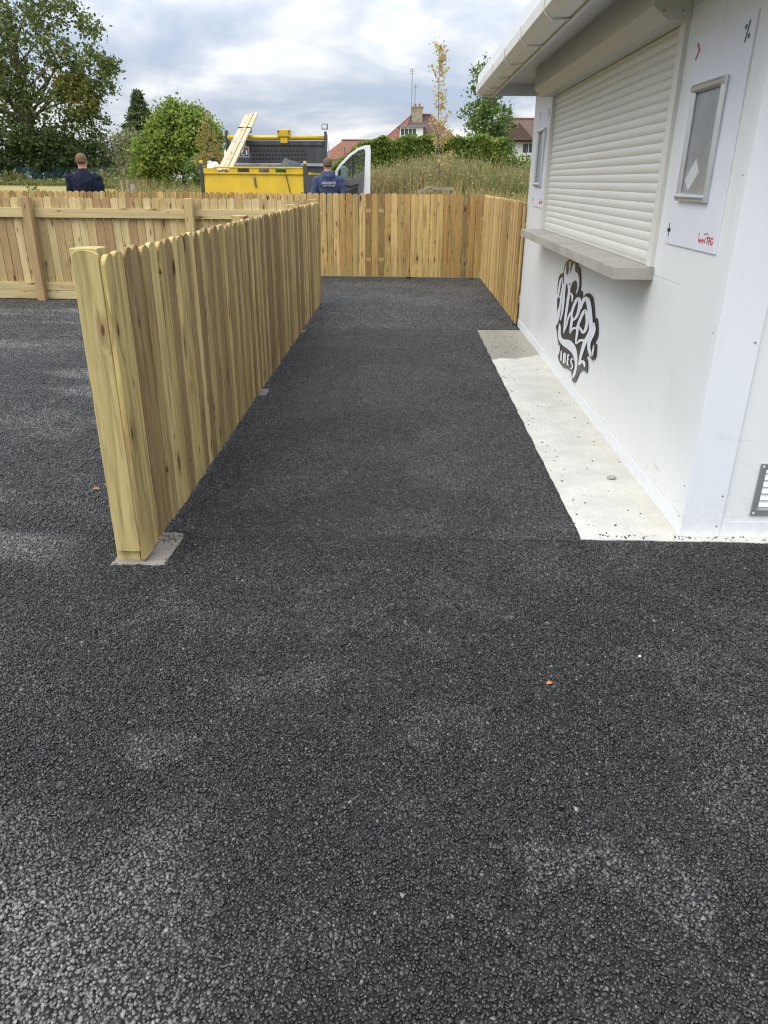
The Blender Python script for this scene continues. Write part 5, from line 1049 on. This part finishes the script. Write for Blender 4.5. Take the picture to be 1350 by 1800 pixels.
# load in the bed
M['tarp'] = plain('dark grey tarpaulin', (.05,.055,.055), .55, var=.25, scale=8, bump=.6, bscale=9); M['green'] = plain('green plastic', (.02,.17,.06), .4); M['wplastic'] = plain('white plastic', (.70,.71,.72), .4)
def lump(name, loc, sx, sy, sz, mat, label, cat, seed):
    bm = bmesh.new(); bmesh.ops.create_icosphere(bm, subdivisions=3, radius=1); rr = random.Random(seed); ph = [rr.uniform(0,6) for _ in range(6)]
    for v in bm.verts:
        k = 1+.13*math.sin(4*v.co.x+ph[0])*math.cos(5*v.co.y+ph[1])+.07*math.sin(9*v.co.z+7*v.co.x+ph[2])
        v.co = Vector((v.co.x*sx*k, v.co.y*sy*k, max(-.4,v.co.z)*sz*k))
    me_ = bpy.data.meshes.new(name); bm.to_mesh(me_); bm.free(); me_.materials.append(mat); me_.polygons.foreach_set('use_smooth',[True]*len(me_.polygons))
    o = link(bpy.data.objects.new(name, me_)); o.location = loc; return tag(o, label, cat)
lump('rubble_sack', (-2.55,18.0,1.25), .42,.5,.66, M['tarp'], 'dark grey heap under a tarpaulin in the truck bed', 'heap', 2)
lump('rubble_sack', (-3.0,17.5,1.25), .4,.42,.56, M['black'], 'black sack behind the tailgate in the truck bed', 'sack', 3)
bg_ = empty('plastic_tub', (-2.56,16.98,1.07), 'green plastic tub seen through the tailgate slot', 'tub')
MB().loft([((0,0,0),.16,.14),((0,0,.55),.2,.17),((0,0,.63),.22,.19)]).build('tub', M['green'], bg_, smooth=False); MB().tube([(-.2,0,.62),(-.1,0,.7),(.1,0,.7),(.2,0,.62)],.012,6).build('handle', M['green'], bg_)
cn = empty('fuel_can', (-4.0,16.95,1.07), 'white plastic container with black cap at the left of the tailgate', 'container')
MB().loft([((0,0,0),.13,.11),((0,0,.6),.15,.12),((0,0,.70),.13,.1),((0,0,.76),.07,.06)]).build('body', M['wplastic'], cn, smooth=True); MB().tube([(0,0,.76),(0,0,.83)],.05,10).build('cap', M['black'], cn); MB().tube([(-.12,0,.66),(-.1,-.03,.76),(-.03,-.02,.77)],.014,6).build('handle', M['wplastic'], cn)
# bundle of long timbers leaning over the headboard
pa, pb = Vector((-3.745,16.82,1.66)), Vector((-3.95,21.35,3.02)); du = (pb-pa).normalized(); sx_ = du.cross(Vector((0,0,1))).normalized(); ux = sx_.cross(du)
spec = [(-.102,-.006,0,'left'),(.0,.008,.12,'middle'),(.102,-.004,.22,'right'),(.03,-.05,.1,'bottom')]
for i,(a,b,c,nm) in enumerate(spec):
    q0 = pa+sx_*a+ux*b; L = (pb-pa).length+c-.1
    o = MB().box(-.0455,.0455,0,L,-.0235,.0235).build('timber_plank', M['w_plank'], None, bevel=.003)
    o.matrix_world = Matrix.Translation(q0) @ Matrix((sx_, du, ux)).transposed().to_4x4()
    tag(o, {'left':'leftmost pale timber of the bundle leaning over the truck headboard','middle':'middle pale timber of the bundle leaning over the truck headboard','right':'rightmost and longest pale timber of the bundle over the truck headboard','bottom':'pale timber at the underside of the bundle over the truck headboard'}[nm], 'timber', 'timbers in the truck')
for k,(f,mt_) in enumerate(((.45,M['wplastic']),(.70,M['black']))):
    c_ = pa+du*(pb-pa).length*f-ux*.025; s_ = MB(); hw_,hh_ = .15,.055
    cs_ = [c_+sx_*x*hw_+ux*y*hh_ for x,y in ((-1,-1),(1,-1),(1,1),(-1,1))]
    for i in range(4): s_.bar(cs_[i], cs_[(i+1)%4], .022, .008, du)
    tag(s_.build('tie_strap', mt_, None), ('white' if k==0 else 'dark')+' strap tied round the bundle of timbers', 'strap')

# ================================================================== PEOPLE (seen from behind)
M['print'] = plain('faded white garment print', (.42,.43,.46), .8)
M['skin'] = plain('skin', (.50,.29,.20), .55, var=.05); M['navy'] = plain('navy jumper knit', (.012,.016,.034), .9, var=.15, scale=30, bump=.3, bscale=60, spec=.2); M['hood'] = plain('washed navy hoodie', (.055,.07,.145), .9, var=.15, scale=20, bump=.3, bscale=50, spec=.2)
M['hair1'] = plain('short gingery brown hair', (.14,.08,.04), .8, var=.3, scale=60, bump=.6, bscale=160); M['hair2'] = plain('short brown hair', (.10,.065,.04), .8, var=.3, scale=60, bump=.6, bscale=160)
M['trous'] = plain('dark work trousers', (.02,.021,.024), .9, var=.2, scale=12); M['boot'] = plain('dark boots', (.03,.024,.018), .6)
def limb(mb, pts, rad): mb.tube(pts, rad, 12)
def ball(mb, c, rx, ry, rz):
    bm = bmesh.new(); bmesh.ops.create_icosphere(bm, subdivisions=3, radius=1)
    mb.add([(c[0]+v.co.x*rx, c[1]+v.co.y*ry, c[2]+v.co.z*rz) for v in bm.verts], [tuple(v.index for v in f.verts) for f in bm.faces]); bm.free()
def remesh(o, vox, it=6):
    md = o.modifiers.new('remesh','REMESH'); md.mode = 'VOXEL'; md.voxel_size = vox; md.use_smooth_shade = True
    s2 = o.modifiers.new('smooth','SMOOTH'); s2.iterations = it; s2.factor = .5
    return o
def hand(mb, wrist, d, out, curl=.5):
    """palm and five fingers; d = pointing direction, out = side of the thumb"""
    w_ = Vector(wrist); d = Vector(d).normalized(); o_ = Vector(out); o_ = (o_-d*o_.dot(d)).normalized(); nrm = d.cross(o_)
    mb.tube([w_, w_+d*.04, w_+d*.09], [.026,.036,.034], 10)
    for k,(s_,ln) in enumerate(((.030,.075),(.010,.085),(-.010,.08),(-.030,.062))):
        b = w_+d*.085+o_*s_; mid = b+d*ln*.5+nrm*ln*.12*curl*2; tip = mid+(d*.6+nrm*curl).normalized()*ln*.5
        mb.tube([b, mid, tip], [.0105,.0095,.007], 7)
    b = w_+d*.03+o_*.025; mb.tube([b, b+o_*.03+d*.025, b+o_*.04+d*.06], [.013,.011,.008], 7)
def person(loc, rz, k, label, arms, top, sleeve_to, hair, hooded=False):
    p = empty('person', loc, label, 'person', None, rz); p.scale = (k,k,k)
    # body 1.80 m tall, facing +Y; arms: list of (shoulder, elbow, wrist, hand dir, thumb side)
    b = MB()
    ball(b, (0,.012,1.685), .082,.102,.12); ball(b, (0,.035,1.62), .06,.074,.065)
    b.tube([(0,.105,1.69),(0,.118,1.665)], [.010,.016], 8)                    # nose
    for s_ in (-1,1): ball(b, (s_*.078,.0,1.68), .012,.022,.033)              # ears
    ball(b, (0,.10,1.632), .022,.012,.008)                                    # mouth
    b.loft([((0,-.01,1.46),.085,.08),((0,-.008,1.53),.07,.07),((0,0,1.61),.066,.07)])
    b.loft([((0,0,.86),.15,.10),((0,0,1.0),.15,.105),((0,0,1.12),.145,.10),((0,-.005,1.28),.165,.11),((0,-.01,1.40),.165,.10),((0,-.01,1.47),.10,.07)])
    for s_ in (-1,1): limb(b, [(s_*.09,0,.92),(s_*.10,.01,.5),(s_*.105,-.01,.28),(s_*.105,-.01,.09)], [.085,.058,.055,.036])
    for sh,el,wr,hd,th_ in arms:
        limb(b, [sh, Vector(sh).lerp(Vector(el),.5), el, Vector(el).lerp(Vector(wr),.35), wr], [.05,.047,.038,.041,.026]); hand(b, wr, hd, th_)
    remesh(b.build('body', M['skin'], p), .0085, 3)
    c = MB()
    c.loft([((0,0,.90),.172,.125),((0,0,.94),.178,.13),((0,0,1.02),.172,.125),((0,-.005,1.15),.178,.128),((0,-.012,1.30),.20,.138),((0,-.015,1.42),.21,.13),((0,-.015,1.485),.17,.11),((0,-.012,1.54),.09,.088)])
    for sh,el,wr,hd,th_ in arms:
        e2 = Vector(el).lerp(Vector(wr), sleeve_to); s0 = Vector(sh)
        limb(c, [s0+Vector((-.06 if s0.x>0 else .06,0,.02)), s0, s0.lerp(Vector(el),.5), Vector(el), Vector(el).lerp(e2,.6), e2], [.07,.083,.074,.066,.06,.05])
    if hooded:
        c.loft([((0,-.03,1.42),.15,.11),((0,-.06,1.49),.14,.11),((0,-.055,1.555),.12,.10),((0,-.035,1.585),.095,.09)])
    else: c.loft([((0,-.01,1.50),.09,.09),((0,-.008,1.585),.08,.083)])
    cl = remesh(c.build('hoodie' if hooded else 'jumper', top, p), .012, 5)
    wr_ = bpy.data.textures.new('folds','CLOUDS'); wr_.noise_scale = .11
    dm_ = cl.modifiers.new('folds','DISPLACE'); dm_.texture = wr_; dm_.strength = .035; dm_.mid_level = .5
    tr_ = MB(); tr_.loft([((0,0,.78),.17,.115),((0,0,.88),.17,.118),((0,0,.99),.16,.112)])
    for s_ in (-1,1): limb(tr_, [(s_*.085,0,.86),(s_*.10,.01,.5),(s_*.107,-.01,.28),(s_*.108,-.01,.07)], [.10,.078,.074,.07])
    remesh(tr_.build('trousers', M['trous'], p), .014, 4)
    for s_ in (-1,1):
        bt = MB(); limb(bt, [(s_*.107,-.01,.16),(s_*.107,-.01,.06)], [.058,.06]); bt.tube([(s_*.107,-.06,.045),(s_*.11,.06,.05),(s_*.115,.18,.035)], [.05,.05,.036], 10); remesh(bt.build('boot', M['boot'], p), .012, 4)
    h = MB(); ball(h, (0,-.006,1.715), .090,.107,.10); ball(h, (0,-.03,1.69), .087,.083,.06)
    remesh(h.build('hair', hair, p), .009, 2)
    return p
g1_, g2_ = zt(-5.57,13.95), zt(-1.45,15.35)
person((-5.57,13.95,g1_), R(6), (1.89-g1_)/1.81, 'man in a plain dark navy jumper standing behind the left fence, seen from behind',
       [((-.215,-.01,1.44),(-.262,.0,1.15),(-.262,.06,.88),(0,.1,-1),(1,.3,0)), ((.215,-.01,1.44),(.27,-.02,1.16),(.18,.20,1.10),(-.4,1,.1),(0,.2,1))], M['navy'], .88, M['hair1'])
p2_ = person((-1.46,15.35,g2_), R(10), (1.885-g2_)/1.81, 'man in navy hoodie with white lettering on the back, beside the open truck door',
       [((-.21,-.01,1.43),(-.29,-.03,1.15),(-.28,.02,.88),(0,.15,-1),(1,.3,0)), ((.21,-.01,1.43),(.30,-.02,1.15),(.29,.05,.89),(0,.15,-1),(-1,.3,0))], M['hood'], .25, M['hair2'], True)
text_mesh('lettering', 'WRIGHTS', .058, M['print'], p2_, (0.0,-.178,1.375), (R(90+4),0,0), ext=.004, bold=.002)
sl_ = MB()
for a, b in ((-.10,-.03),(-.015,.035),(.05,.11)): sl_.box(a,b,-.178,-.160,1.325,1.337)
sl_.build('small_print', M['print'], p2_)
